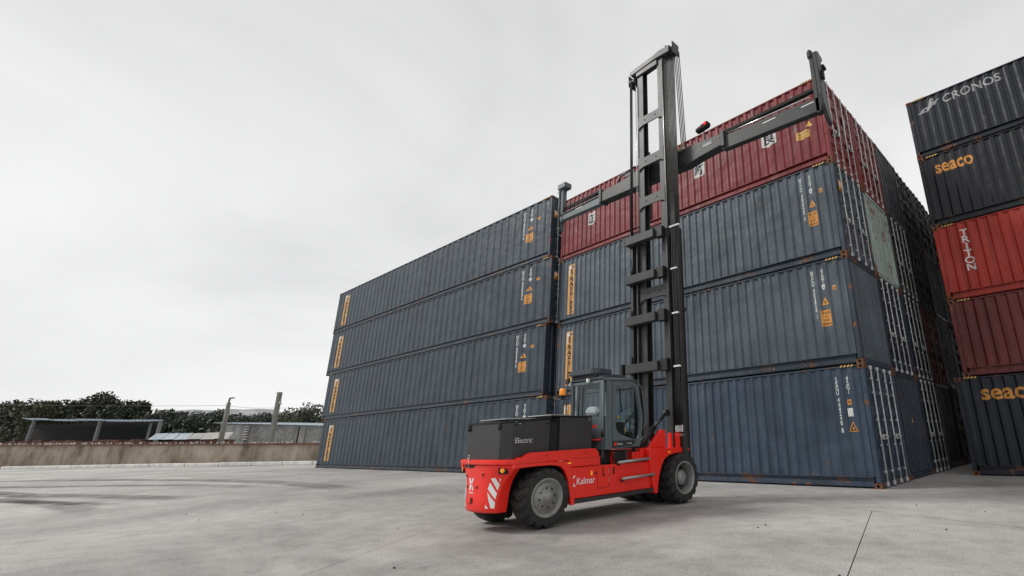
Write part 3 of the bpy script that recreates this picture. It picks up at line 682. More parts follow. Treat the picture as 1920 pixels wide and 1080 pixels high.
# holes, recesses
b = MB()
for s, z in ((-.50, .77), (.28, .80), (-.52, .62), (.08, .62)):
    c_ = cwp(s, z); b.lathe([(.034, -.004), (.034, .006), (.024, .0065)], c_, 16, 'y', -1); 
part('bolt_boss', b, M_red, cw)
b = MB()
for s, z in ((-.50, .77), (.28, .80), (-.52, .62), (.08, .62)):
    c_ = cwp(s, z); b.lathe([(.023, .0), (.022, .0075), (.002, .0076)], c_ + Vector((.003, 0, 0)), 14, 'y', -1)
o = part('bolt_hole', b, M_void, cw); o['kind'] = 'stuff'
b = MB(); p0 = cwp(-.28, .42); b.box(p0.x - .08, p0.x + .08, p0.y - .005, p0.y + .02, .38, .47, bev=.006); b.box(p0.x - .0, p0.x + .075, p0.y - .012, p0.y, .385, .465); part('tow_hook_recess', b, M_void, cw)
b = MB(); b.box(p0.x - .075, p0.x + .035, p0.y - .018, p0.y - .004, .386, .464, bev=.004); part('hook_plate', b, M_red, cw)
# reflective stripes wrapped on the casting
def wrap(b, quad, n=5, off=.004):
    # quad: (s, z) corners bl, br, tr, tl
    G = [[None] * (n + 1) for _ in range(n + 1)]
    for i in range(n + 1):
        for j in range(n + 1):
            u, v = i / n, j / n
            s = (quad[0][0] * (1 - u) + quad[1][0] * u) * (1 - v) + (quad[3][0] * (1 - u) + quad[2][0] * u) * v
            z = (quad[0][1] * (1 - u) + quad[1][1] * u) * (1 - v) + (quad[3][1] * (1 - u) + quad[2][1] * u) * v
            G[i][j] = b.b.verts.new(cwp(s, z, off))
    for i in range(n):
        for j in range(n):
            try: b.b.faces.new([G[i][j], G[i + 1][j], G[i + 1][j + 1], G[i][j + 1]])
            except ValueError: pass
for sg in (1, -1):
    for q in ([(.60, .335), (.73, .335), (.61, .385), (.60, .39)], [(.80, .345), (.93, .335), (.93, .42), (.60, .56)], [(.93, .46), (.93, .54), (.62, .69), (.60, .60)], [(.92, .58), (.91, .66), (.71, .755), (.60, .745)], [(.88, .69), (.87, .735), (.80, .75), (.84, .735)]):
        b = MB(); wrap(b, [(s * sg, z) for s, z in q]); part('reflective_stripe', b, M_sticker, cw)
# rear logo mark : two curved wedges, and the name under it
b = MB()
for m in (1, -1):
    zc = .655; s0 = -.215
    wrap(b, [(s0 - .12, zc + m * .005), (s0 + .02, zc + m * .012), (s0 - .05, zc + m * .085), (s0 - .14, zc + m * .085)], 3); wrap(b, [(s0 + .02, zc + m * .012), (s0 + .055, zc + m * .010), (s0 + .12, zc + m * .085), (s0 + .045, zc + m * .085)], 3)
part('rear_emblem', b, M_sticker, cw)
def text_on(s, size, f, name, mat, parent=truck, bold=.0, xs=1.0, align='LEFT'):
    b = bmesh.new(); add_mesh(b, text_mesh(s, size, bold, align, xs=xs), f)
    for v in b.verts: v.co -= Vector(T0)
    me = bpy.data.meshes.new(name); b.to_mesh(me); b.free(); return link(name, me, mat, parent)
text_on('Kalmar', .052, lambda v: cwp(-.215 + v.x / hw(.53), .522 + v.y, .005), 'rear_lettering', M_sticker, cw, .01, .9, 'CENTER')
# tail lights
for sg in (1, -1):
    b = MB(); p0 = cwp(.80 * sg, .85); ang = -sg * .55
    hsg = part('tail_light', b, M_void, truck) if False else None
    b.box(-.075, .075, -.02, .03, -.045, .045, bev=.012, seg=2)
    rot = Matrix.Rotation(.62 * sg, 4, 'Z'); 
    for v in b.b.verts: v.co = rot @ v.co + p0
    t_ = part('tail_light', b, M_void)
    b = MB(); b.lathe([(.034, .012), (.034, .026), (.028, .036), (.012, .042)], (0, 0, 0), 20, 'y', -1)
    for v in b.b.verts: v.co = rot @ (v.co + Vector((-.006 * sg, 0, .004))) + p0
    part('lens', b, M_amber, t_)
# --- rear deck and fender, near and far
for sg in (1, -1):
    X = (lambda x: x) if sg == 1 else mir
    fen = [(-8.12, .875), (-8.12, .936), (-7.45, .945), (-7.12, .935), (-7.055, .87), (-7.02, .60), (-6.965, .28), (-7.045, .278), (-7.075, .45), (-7.125, .68), (-7.19, .80), (-7.28, .87), (-7.45, .893), (-7.75, .893), (-7.95, .885)]
    b = MB(); b.prism(fen, 'x', X(-2.535), X(-2.60)); bevmod(part('rear_fender', b, M_red), .008)
    b = MB(); b.prism([(-8.08, .90), (-7.3, .90), (-7.14, .80), (-7.10, .60), (-7.07, .30), (-7.03, .30), (-7.03, .62), (-7.1, .9), (-7.2, .925), (-8.08, .925)], 'x', X(-2.61), X(-2.97)); part('fender_liner', b, M_void)
    deck = [(-8.10, .948), (-8.04, 1.010), (-7.98, 1.02), (-7.88, 1.075), (-7.81, 1.092), (-6.52, 1.115), (-6.475, 1.075), (-6.45, 1.05), (-6.405, .842), (-7.04, .842), (-7.05, .90), (-7.11, .948)]
    b = MB(); b.prism(deck, 'x', X(-2.552), X(-2.64)); bevmod(part('deck_side_panel', b, M_red), .012, 3)
    b = MB(); b.box(X(-2.552) - .0015, X(-2.552) + .0015, -7.04, -6.43, .968, .972); part('panel_seam', b, M_void)
    # main side panel below the deck
    b = MB(); b.prism([(-6.995, .36), (-5.12, .37), (-5.10, .60), (-5.155, .832), (-6.40, .836), (-7.03, .832), (-7.00, .62)], 'x', X(-2.565), X(-2.62)); sp_ = bevmod(part('side_panel', b, M_red), .006)
    b = MB(); b.prism([(-6.98, .290), (-5.03, .305), (-5.03, .365), (-6.98, .352)], 'x', X(-2.535), X(-2.7)); part('side_sill', b, M_dgrey)
    # front fender
    ff = [(-5.045, .27), (-4.965, .262), (-4.945, .42), (-4.90, .60), (-4.82, .76), (-4.73, .865), (-4.60, .925), (-4.42, .955), (-4.2, .965), (-3.95, .975), (-3.925, 1.02), (-3.935, 1.045), (-4.5, 1.055), (-5.18, 1.075), (-5.19, .85), (-5.13, .52)]
    b = MB(); b.prism(ff, 'x', X(-2.52), X(-2.60)); fo = bevmod(part('front_fender', b, M_red), .01, 2)
    b = MB(); b.prism([(-4.965, .27), (-4.945, .42), (-4.90, .60), (-4.82, .76), (-4.73, .865), (-4.60, .925), (-3.95, .975), (-3.95, .99), (-4.62, .95), (-4.76, .885), (-4.86, .77), (-4.94, .6), (-4.985, .42), (-5.0, .27)], 'x', X(-2.6), X(-3.0)); part('fender_liner', b, M_red)
    b = MB(); b.prism([(-5.045, .275), (-5.02, .275), (-4.87, .90), (-4.80, 1.05), (-4.83, 1.05), (-4.90, .90)], 'x', X(-2.505), X(-2.52)); part('fender_ridge', b, M_red, fo)
    # grab rails
    for (y0, z0, y1, z1) in ((-6.04, .862, -5.22, .893), (-5.94, .587, -5.08, .61)):
        b = MB(); b.tube([(X(-2.50), y0, z0), (X(-2.50), y1, z1)], .024, 12)
        rl = part('grab_rail', b, M_steel)
        b = MB()
        for (yy, zz) in ((y0 + .04, z0), (y1 - .06, z1)): b.box(min(X(-2.56), X(-2.50)), max(X(-2.56), X(-2.50)), yy - .012, yy + .012, zz - .05, zz - .005)
        o = part('rail_bracket', b, M_void, rl); o['kind'] = 'stuff'
    # marker lights
    for (y, z, w1, h1) in ((-7.10, .905, .06, .022), (-4.60, .985, .06, .022), (-6.60, .725, .028, .07)):
        b = MB(); x = X(-2.548 if w1 > .05 and y > -7 and False else (-2.533 if y < -7 else (-2.518 if y > -5 else -2.563))); b.box(x - .006, x + .012 * sg if sg > 0 else x + .006, y - w1 / 2, y + w1 / 2, z - h1 / 2, z + h1 / 2, bev=.003)
        part('marker_light', b, M_amberY)
    # door in the side panel, slots, handle
    b = MB(); xx = X(-2.564)
    ring = [(-6.49, .795), (-6.45, .50), (-6.43, .472), (-6.22, .478), (-6.20, .50), (-6.19, .82)]
    b.tube([(xx, y, z) for y, z in ring], .0035, 5); part('hatch_seam', b, M_void, sp_)
    b = MB(); b.box(xx - .004, xx + .003, -6.345, -6.325, .66, .80); b.box(xx - .004, xx + .003, -6.325, -6.29, .655, .68); part('hatch_slot', b, M_void, sp_)
    b = MB(); b.box(xx - .004, xx + .004, -6.10, -6.06, .67, .79, bev=.004); part('recessed_handle', b, M_void, sp_)
    b = MB(); b.box(xx - .004, xx + .0025, -6.205, -6.198, .70, .78); b.box(xx - .004, xx + .0025, -6.205, -6.198, .55, .64); part('hatch_hinge', b, M_steel, sp_).__setitem__('kind', 'stuff')
    b = MB(); b.box(xx - .004, xx + .02, -6.53, -6.49, .712, .728); part('hatch_latch', b, M_void, sp_)
    # lashing eyes on the deck panel
    for y, z in ((-7.55, 1.045), (-6.75, 1.075)):
        b = MB(); b.lathe([(.026, -.002), (.026, .006), (.016, .007)], (X(-2.552), y, z), 12, 'x', sg); b.box(X(-2.552) - .012, X(-2.552) + .012, y - .032, y + .032, z - .006, z + .006); b.box(X(-2.552) - .012, X(-2.552) + .012, y - .006, y + .006, z - .032, z + .032); part('lashing_eye', b, M_red)
        b = MB(); b.lathe([(.012, .0), (.012, .009), (.002, .0092)], (X(-2.552), y + .012, z), 10, 'x', sg); part('eye_bolt', b, M_void).__setitem__('kind', 'stuff')
b = MB(); b.box(-3.98, -2.62, -8.02, -6.45, .97, 1.03); part('rear_deck', b, M_red)
# side lettering on the visible side
xx = -2.5615
text_on('Kalmar', .145, lambda v: (xx, -6.925 + v.x, .568 + v.y + .01 * v.x), 'side_lettering', M_sticker, truck, .008, .96)
b = MB(); b.prism([(-6.995, .70), (-6.94, .708), (-6.995, .655)], 'x', xx - .001, xx); b.prism([(-6.99, .605), (-6.935, .545), (-6.985, .54)], 'x', xx - .001, xx); part('side_emblem', b, M_sticker)
# --- battery housings
bat = [(XC - .62, -7.40), (XC - .62, -8.09), (XC - .47, -8.205), (XC + .47, -8.205), (XC + .62, -8.09), (XC + .62, -7.40)]
b = MB(); vv = b.prism(bat, 'z', .99, 1.53)
for v in vv:
    if v.co.z > 1.4: v.co.z = 1.525 + (v.co.y + 8.2) * .075
b1 = bevmod(part('battery_housing', b, M_dgrey), .01, 2)
b = MB(); vv = b.prism([(x + (XC - x) * -.015, y - .015 if y < -7.6 else y + .01) for x, y in bat], 'z', 1.535, 1.56)
for v in vv: v.co.z += (v.co.y + 8.2) * .075
bevmod(part('lid', b, M_void, b1), .006)
b = MB(); b.prism([(XC - .45, -8.02), (XC + .30, -8.02), (XC + .45, -7.85), (XC + .45, -7.55), (XC - .45, -7.55)], 'z', 1.595, 1.61); part('lid_plate', b, M_steel, b1)
b = MB(); b.box(XC - .5, XC + .57, -7.398, -7.202, 1.0, 1.55); part('battery_gap', b, M_void)
b = MB(); b.box(XC - .62, XC + .62, -7.20, -6.50, 1.0, 1.625); b2 = bevmod(part('battery_housing', b, M_dgrey), .012, 2)
b = MB(); b.box(XC - .63, XC + .63, -7.38, -6.51, 1.632, 1.652, bev=.004); part('lid', b, M_void, b2)
b = MB(); b.box(XC - .15, XC + .5, -7.3, -6.9, 1.655, 1.672, bev=.004); part('lid_plate', b, M_steel, b2)
for x, y in ((XC - .42, -8.21), (XC + .45, -8.208)):
    b = MB(); b.lathe([(.038, -.012), (.038, .012), (.024, .02), (.01, .03)], (x, y, 1.465), 14, 'y', -1); b.box(x - .03, x + .03, y - .02, y + .01, 1.44, 1.53, bev=.006); part('lid_latch', b, M_void, b1)
xs_ = XC + .621
b = MB()
for y in (-7.90, -7.47, -7.43): b.lathe([(.011, 0), (.011, .006), (.003, .007)], (xs_, y, 1.525), 10, 'x', 1)
for y in (-7.15, -7.10): b.lathe([(.011, 0), (.011, .006), (.003, .007)], (xs_, y, 1.58), 10, 'x', 1)
part('housing_bolts', b, M_void, b1).__setitem__('kind', 'stuff')
b = MB()
for y, z in ((-7.97, 1.515), (-6.56, 1.59)): b.lathe([(.011, 0), (.011, .006), (.003, .007)], (xs_, y, z), 10, 'x', 1)
part('bright_bolts', b, M_bright, b1).__setitem__('kind', 'stuff')
b = MB(); b.box(xs_ - .004, xs_ + .003, -8.07, -8.0, 1.495, 1.509); part('vent_slot', b, M_void, b1)
text_on('Electric', .105, lambda v: (xs_ + .0035, -8.045 + v.x, 1.235 + v.y + .012 * v.x), 'lettering', simple('grey_vinyl', (.55, .55, .55), .5), b1, .008, 1.0)
# --- machinery under the cab
b = MB(); b.box(-3.4, -2.72, -6.28, -5.98, .84, 1.09, bev=.02); part('equipment_box', b, M_void)
b = MB()
for i in range(9): b.box(-3.3, -2.70, -5.93 + i * .035, -5.912 + i * .035, .85, 1.06)
part('cooler_grille', b, M_dgrey).__setitem__('kind', 'stuff')
for q in ((-2.78, -2.66, -5.50, -5.30, .84, 1.02), (-2.80, -2.66, -6.42, -6.31, .86, .98), (-3.9, -2.66, -5.28, -5.02, .84, 1.07), (-2.76, -2.64, -6.02, -5.985, .84, 1.04)):
    b = MB(); b.box(*q, bev=.008); part('cab_mount', b, M_red)
for y in (-6.36, -5.42):
    b = MB(); b.lathe([(.03, -.06), (.042, -.03), (.03, 0), (.042, .03), (.03, .06)], (-2.70, y, 1.03), 14, 'z', 1); part('damper', b, M_void)
b = MB(); b.tube([(-2.66, -6.25, 1.09), (-2.62, -6.12, 1.08), (-2.62, -6.03, 1.0), (-2.64, -6.02, .87)], .014, 8); part('hydraulic_hose', b, M_hose)
# --- cab
cab = part('cab', (lambda b: (b.box(-3.42, -2.66, -6.30, -5.42, 1.085, 1.15, bev=.01), b)[1])(MB()), M_void)
xn = -2.62
def yz(poly, holes, th, x, name, mat, parent=cab, bev=0):
    me = poly_mesh(poly, holes, th)
    for v in me.vertices: v.co = Vector((x + v.co.z, v.co.x, v.co.y)) - Vector(T0)
    return link(name, me, mat, parent)
outer = [(-6.085, 1.085), (-5.37, 1.125), (-5.315, 1.33), (-5.275, 1.62), (-5.37, 2.14), (-5.43, 2.265), (-5.52, 2.305), (-6.085, 2.285)]
inner = [(-6.01, 2.2), (-6.01, 1.52), (-5.985, 1.42), (-5.93, 1.36), (-5.84, 1.325), (-5.50, 1.23), (-5.42, 1.245), (-5.375, 1.33), (-5.345, 1.60), (-5.43, 2.1), (-5.49, 2.2), (-5.55, 2.225)]
for sg in (1, -1):
    x = xn if sg == 1 else 2 * -3.03 - xn
    bevmod(yz(outer, [inner], .05, x, 'cab_door', M_cab), .008)
    yz(inner, [], .008, x - .012 * sg, 'window_pane', M_glass)
    yz([(-6.30, 1.085), (-6.10, 1.085), (-6.10, 2.30), (-6.24, 2.30), (-6.24, 1.66), (-6.30, 1.64)], [], .05, x, 'cab_pillar', M_cab)
    yz([(-6.08, 1.105), (-5.60, 1.13), (-5.50, 1.18), (-5.48, 1.215), (-5.56, 1.235), (-6.08, 1.225)], [], .004, x + .028 * sg, 'door_band', M_dgrey)
text_on('Kalmar', .048, lambda v: (xn + .0325, -5.97 + v.x, 1.155 + v.y), 'door_lettering', M_sticker, cab, .004, 1.0)
text_on('ELECTRIC', .03, lambda v: (xn + .0325, -5.72 + v.x, 1.166 + v.y), 'door_lettering', M_sticker, cab, .003, 1.0)
b = MB(); b.prism([(-6.05, 1.14), (-6.0, 1.14), (-6.0, 1.165), (-5.985, 1.195), (-6.05, 1.195)], 'x', xn + .031, xn + .033); part('door_emblem', b, M_red, cab)
# rear frame with opening and pane (faces the battery)
def xz(poly, holes, th, y, name, mat, parent=cab):
    me = poly_mesh(poly, holes, th)
    for v in me.vertices: v.co = Vector((v.co.x, y - v.co.z, v.co.y)) - Vector(T0)
    return link(name, me, mat, parent)
xl, xr = -3.47, -2.595
bevmod(xz([(xl, 1.085), (xr, 1.085), (xr, 2.32), (xl, 2.32)], [[(xl + .055, 1.64), (xr - .075, 1.64), (xr - .075, 2.24), (xl + .055, 2.24)]], .06, -6.31, 'cab_pillar', M_cab), .008)
xz([(xl + .055, 1.64), (xr - .075, 1.64), (xr - .075, 2.24), (xl + .055, 2.24)], [], .008, -6.31, 'window_pane', M_glass)
b = MB(); b.tube([(-3.22, -6.36, 1.62), (-3.21, -6.36, 2.2)], .012, 6); part('wiper_arm', b, M_hose, cab)
# front frame
b = MB()
for x in (-3.42, -2.66):
    b.tube([(x, -5.36, 1.1), (x, -5.29, 1.5), (x, -5.30, 1.7), (x, -5.38, 2.12), (x, -5.45, 2.28)], .035, 8)
part('cab_pillar', b, M_cab, cab)
b = MB(); b.prism([(-5.36, 1.12), (-5.285, 1.60), (-5.38, 2.15), (-5.44, 2.27), (-5.45, 2.265), (-5.39, 2.15), (-5.295, 1.6), (-5.37, 1.12)], 'x', -3.40, -2.69); part('window_pane', b, M_glass, cab)
b = MB(); b.tube([(xn + .06, -5.46, 2.31), (xn + .075, -5.36, 2.2), (xn + .075, -5.27, 1.78), (xn + .07, -5.245, 1.55), (xn + .05, -5.30, 1.42)], .011, 8); part('grab_handle', b, M_cab, cab)
# roof
b = MB(); b.box(-3.49, -2.58, -6.36, -5.40, 2.295, 2.345, bev=.02, seg=2); b.tube([(-2.6, -6.33, 2.30), (-2.585, -5.62, 2.345), (-2.60, -5.45, 2.315)], .022, 8); part('cab_roof', b, M_cab, cab)
b = MB(); b.prism([(-6.30, 2.345), (-5.55, 2.345), (-5.60, 2.41), (-5.75, 2.44), (-6.30, 2.40)], 'x', -3.40, -2.72, bev=.012); part('roof_fairing', b, M_roofp, cab)
b = MB(); b.prism([(-3.46, -6.40), (-2.82, -6.40), (-2.72, -6.30), (-2.72, -5.98), (-3.46, -5.98)], 'z', 2.415, 2.515, bev=.014, seg=2); part('air_conditioner', b, M_roofp, cab)
b = MB(); b.box(-3.42, -2.75, -6.36, -6.28, 2.345, 2.42); part('roof_rack', b, M_void, cab)
for x, y, z in ((-3.49, -6.36, 2.28), (-2.95, -6.37, 2.30)):
    b = MB(); b.box(x - .03, x + .03, y - .03, y + .02, z - .035, z + .035, bev=.006); part('work_light', b, M_cover, cab)
# beacon on its stalk at the far rear corner
b = MB(); b.tube([(-3.53, -6.40, 1.62), (-3.53, -6.40, 2.30)], .012, 8); b.tube([(-3.53, -6.40, 2.01), (-3.86, -6.42, 2.01), (-3.92, -6.42, 1.93)], .011, 8); b.box(-3.57, -3.47, -6.42, -6.36, 2.28, 2.38, bev=.01); bs_ = part('beacon_bracket', b, M_hose)
b = MB(); b.lathe([(.052, 0), (.06, .02), (.06, .09), (.052, .115), (.03, .13)], (-3.64, -6.41, 2.08), 20, 'z', 1); part('beacon', b, M_amber)
b = MB(); b.lathe([(.045, 0), (.055, .02), (.055, .045)], (-3.64, -6.41, 2.035), 16, 'z', 1); b.box(-3.65, -3.63, -6.42, -6.40, 2.005, 2.04); part('beacon_base', b, M_void)
# handrail beside the door
b = MB(); b.tube([(-2.575, -6.345, 2.27), (-2.565, -6.35, 1.45), (-2.565, -6.35, .95)], .014, 8); hr = part('handrail', b, M_cab)
b = MB(); b.lathe([(.035, 0), (.035, .10), (.02, .12)], (-2.565, -6.35, 1.30), 12, 'z', 1); part('rail_grip', b, M_hose, hr)
b = MB(); b.box(-2.9, -2.60, -6.46, -6.33, 1.24, 1.262, bev=.004); part('step_plate', b, M_red)
b = MB(); b.box(-2.68, -2.60, -6.49, -6.47, 1.45, 1.50); part('red_reflector', b, M_red)
# seat, wheel, console
b = MB(); b.box(-3.27, -2.82, -6.15, -5.75, 1.3, 1.42, bev=.04, seg=2); b.box(-3.25, -2.84, -6.22, -6.10, 1.36, 1.74, bev=.04, seg=2); b.box(-2.88, -2.78, -6.12, -5.70, 1.45, 1.52, bev=.02); seat = part('seat', b, M_seat, cab)
b = MB(); b.prism([(-3.20, 1.70), (-2.86, 1.70), (-2.87, 1.80), (-2.92, 1.84), (-3.13, 1.84), (-3.18, 1.80)], 'y', -6.235, -6.085, bev=.03, seg=2); part('headrest', b, M_cover, cab)
b = MB(); b.box(-3.2, -2.9, -5.62, -5.47, 1.15, 1.52, bev=.04); b.box(-2.86, -2.74, -5.95, -5.60, 1.2, 1.56, bev=.03); b.box(-3.40, -2.72, -5.52, -5.40, 1.15, 1.38, bev=.03); b.box(-3.40, -3.36, -6.05, -5.5, 1.71, 1.74); part('console', b, M_seat, cab)
b = MB(); b.tube([(-3.08 + .17 * math.cos(a * .2618), -5.78 + .10 * math.sin(a * .2618), 1.66 + .12 * math.sin(a * .2618)) for a in range(25)], .014, 6); b.tube([(-3.08, -5.78, 1.66), (-3.08, -5.58, 1.45)], .02, 6); part('steering_wheel', b, M_hose, cab)
b = MB(); b.tube([(-2.76, -5.62, 1.34), (-2.755, -5.60, 1.46)], .014, 6); b.box(-2.80, -2.76, -5.78, -5.72, 1.63, 1.67, bev=.008); part('belt_buckle', b, M_yel, cab)
b = MB(); b.tube([(-2.70, -5.55, 1.26), (-2.72, -5.50, 1.6)], .012, 6); b.tube([(-2.70, -5.75, 1.74), (-2.72, -5.79, 2.18)], .012, 6); part('cab_lever', b, M_hose, cab)
b = MB(); b.box(-2.71, -2.66, -5.99, -5.95, 1.74, 1.79, bev=.005); part('cab_switch', b, M_yel, cab)
# --- mast
YM = -4.0
mast = empty('mast', (0, 0, 0)); mast.parent = truck
def mpart(name, b, mat): return part(name, b, mat, mast)
def channel(b, x0, x1, y0, y1, z0, z1, open_right, t=.035):
    # C section, open towards +x or -x
    b.box(x0, x1, y0, y0 + t, z0, z1); b.box(x0, x1, y1 - t, y1, z0, z1)
    if open_right: b.box(x0, x0 + t, y0 + t, y1 - t, z0, z1)
    else: b.box(x1 - t, x1, y0 + t, y1 - t, z0, z1)
for x0, x1 in ((-3.95, -3.87), (-3.76, -3.71), (-2.81, -2.745), (-2.535, -2.45)):
    b = MB(); b.box(x0, x1, -4.17, -3.86 if x1 < -2.6 else -4.06, .80, 6.05); bevmod(mpart('mast_stile', b, M_mast), .006)
b = MB(); b.box(-3.869, -3.761, -3.95, -3.87, .8, 6.04); mpart('outer_mast_web', b, M_mastD)
b = MB(); b.box(-2.744, -2.536, -3.95, -3.87, .8, 6.04); mpart('outer_mast_web', b, M_mastD)
b = MB(); channel(b, -3.695, -3.50, -4.10, -3.90, 1.2, 11.15, True, .03); channel(b, -2.97, -2.775, -4.10, -3.90, 1.2, 11.15, False, .03); bevmod(mpart('inner_mast', b, M_mast), .005)
b = MB(); b.box(-3.68, -3.52, -3.895, -3.82, 6.6, 8.6); b.box(-2.95, -2.79, -3.895, -3.82, 6.6, 8.6); mpart('carriage_rail', b, M_mastD)
# rungs of the inner mast: plates with flared ends
for z in (9.42, 8.15, 7.0, 4.55):
    b = MB(); b.prism([(-3.66, z - .22), (-3.62, z - .16), (-3.50, z - .13), (-2.98, z - .13), (-2.86, z - .16), (-2.80, z - .22), (-2.80, z + .22), (-2.86, z + .16), (-2.98, z + .13), (-3.50, z + .13), (-3.62, z + .16), (-3.66, z + .22)], 'y', -4.135, -4.105)
    rgm = mpart('mast_rung', b, M_mast)
    b = MB()
    for x in (-3.42, -3.06): b.lathe([(.018, 0), (.018, .01), (.004, .012)], (x, -4.135, z), 8, 'y', -1)
    part('bolt', b, M_mastD, mast).__setitem__('kind', 'stuff')
# box beams across the outer mast (rear side)
for z, dxr in ((5.95, 0), (4.93, 0), (3.90, 0), (2.78, 0.04)):
    b = MB(); b.box(-3.97, -3.02 + dxr, -4.36, -4.19, z - .11, z + .10, bev=.012, seg=2); bb = mpart('mast_crossbeam', b, M_mast)
    b = MB(); b.box(-3.02 + dxr, -2.80 + dxr, -4.30, -4.165, z - .13, z + .14, bev=.01); mpart('beam_bracket', b, M_mastD)
    b = MB(); b.box(-3.96, -3.90, -4.20, -4.163, z - .13, z + .3, bev=.006); mpart('beam_bracket', b, M_mastD)
# head of the mast
b = MB(); b.prism([(-3.95, 11.16), (-3.88, 11.10), (-2.98, 11.16), (-2.72, 11.14), (-2.5, 11.12), (-2.48, 11.34), (-2.86, 11.38), (-3.02, 11.34), (-3.85, 11.28), (-3.96, 11.26)], 'y', -4.16, -3.84, bev=.02); b.box(-3.72, -2.95, -4.14, -4.06, 10.98, 11.14, bev=.01); mpart('mast_head', b, M_mast)
for x, z, r in ((-2.52, 11.22, .15), (-3.90, 10.98, .15)):
    b = MB(); b.lathe([(r, -.09), (r * .8, -.05), (r * .8, .05), (r, .09), (.05, .11)], (x, -3.98, z), 24, 'x', 1); pl_ = mpart('pulley', b, M_mastD)
    b = MB(); b.box(x - .13, x - .10, -4.13, -3.84, z - .16, z + .22, bev=.02); b.box(x + .10, x + .13, -4.13, -3.84, z - .16, z + .22, bev=.02); mpart('pulley_bracket', b, M_mast)
# lift chains
b = MB()
for i in range(4): b.tube([(-2.52 + i * .052, -3.88, 11.2), (-2.52 + i * .05, -3.80, 9.6), (-2.53 + i * .045, -3.72, 8.3)], .013, 5)
mpart('lift_chain', b, M_chain)
b = MB()
for i in range(9): b.tube([(-2.75 + i * .036, -4.06 + .008 * i, 11.2), (-2.75 + i * .038, -4.06, 6.05)], .016, 5)
mpart('lift_chain', b, M_chain)
b = MB()
for i in range(3): b.tube([(-3.98 + i * .035, -4.10, 10.95), (-3.98 + i * .035, -4.12, 6.1)], .014, 5)
b.tube([(-3.80, -3.98, 10.9), (-3.80, -3.98, 6.1)], .018, 5); mpart('lift_chain', b, M_mastD)
b = MB(); b.tube([(-2.765, -4.14, 11.0), (-2.765, -4.14, 8.7), (-2.75, -4.14, 6.1)], .014, 6); mpart('lift_rod', b, M_bright)
b = MB(); b.tube([(-3.73, -4.14, 10.7), (-3.72, -4.14, 6.1)], .010, 6); mpart('lift_rod', b, M_bright)
b = MB(); b.box(-2.58, -2.36, -3.86, -3.81, 8.20, 8.26); b.tube([(-2.40, -3.83, 8.24), (-2.40, -3.83, 8.46)], .012, 6); b.tube([(-2.46, -3.83, 8.24), (-2.46, -3.83, 8.40)], .012, 6); mpart('chain_anchor', b, simple('brass', (.5, .45, .33), .5, .2))
# lift cylinders inside the uprights
b = MB(); b.tube([(-2.66, -4.0, 1.0), (-2.66, -4.0, 5.9)], .07, 14); mpart('lift_cylinder', b, M_hose)
b = MB(); b.tube([(-3.83, -4.0, 1.0), (-3.83, -4.0, 5.9)], .07, 14); mpart('lift_cylinder', b, M_hose)
# hose bundle on the near upright with white clamps
for i in range(5):
    x = -2.60 + i * .026; b = MB(); b.tube([(x + .03, -4.19, 6.9), (x + .02, -4.2, 5.95), (x - .02 * (i % 2), -4.205, 5.0), (x, -4.2, 3.9), (x, -4.2, 2.75), (x - .01 + .012 * (i % 3), -4.215, 2.0), (x, -4.2, 1.3)], .0105, 6); mpart('hydraulic_hose', b, M_hose)
for z in (6.0, 4.95, 3.9, 2.72):
    b = MB(); b.box(-2.63, -2.46 + (.12 if z > 5.9 else 0), -4.235, -4.18, z - .018, z + .018, bev=.004); mpart('hose_clamp', b, M_cover)
b = MB(); b.box(-2.65, -2.45, -4.23, -4.165, 1.36, 1.5, bev=.01); b.box(-2.63, -2.47, -4.235, -4.17, 1.28, 1.33); mpart('valve_block', b, M_bright)
b = MB(); b.tube([(-3.96, -4.12, 5.85), (-3.93, -4.16, 5.5), (-3.84, -4.16, 4.95)], .02, 6); mpart('hydraulic_hose', b, M_hose)
b = MB(); b.box(-4.18, -4.10, -4.30, -4.20, 2.66, 2.92, bev=.01); b.tube([(-4.12, -4.25, 2.84), (-3.96, -4.25, 2.84)], .008, 5); b.tube([(-4.12, -4.25, 2.74), (-3.96, -4.25, 2.74)], .008, 5); mpart('mast_light', b, M_void)
b = MB(); b.lathe([(.05, -.05), (.05, .05)], (-2.49, -3.98, 4.0), 12, 'x', 1); mpart('roller_bracket', b, M_void)
b = MB(); b.box(-2.53, -2.48, -4.03, -3.94, 2.5, 2.8, bev=.01); mpart('roller_bracket', b, M_void)
# red foot blocks and gussets, tilt cylinders
for sg in (1, -1):
    X = (lambda x: x) if sg == 1 else mir
    b = MB(); b.prism([(-5.06, 1.06), (-4.52, 1.06), (-4.52, 1.405), (-4.66, 1.415)], 'x', X(-2.66), X(-2.74), bev=.008); part('mast_gusset', b, M_red)
    b = MB(); b.box(min(X(-2.72), X(-2.64)), max(X(-2.72), X(-2.64)), -4.40, -4.33, 1.05, 1.35, bev=.006); b.box(min(X(-2.60), X(-2.54)), max(X(-2.60), X(-2.54)), -4.31, -4.20, 1.05, 1.35, bev=.006); part('mast_foot', b, M_red)
    b = MB(); b.tube([(X(-2.80), -5.20, 1.10), (X(-2.80), -4.72, 1.46)], .06, 12); b.tube([(X(-2.80), -4.74, 1.445), (X(-2.80), -4.36, 1.73)], .032, 10); b.lathe([(.07, -.06), (.07, .06)], (X(-2.80), -4.33, 1.75), 14, 'x', 1); part('tilt_cylinder', b, M_hose)
    b = MB(); b.box(min(X(-2.95), X(-2.6)), max(X(-2.95), X(-2.6)), -4.60, -3.90, .98, 1.06, bev=.008); part('mast_base', b, M_red)
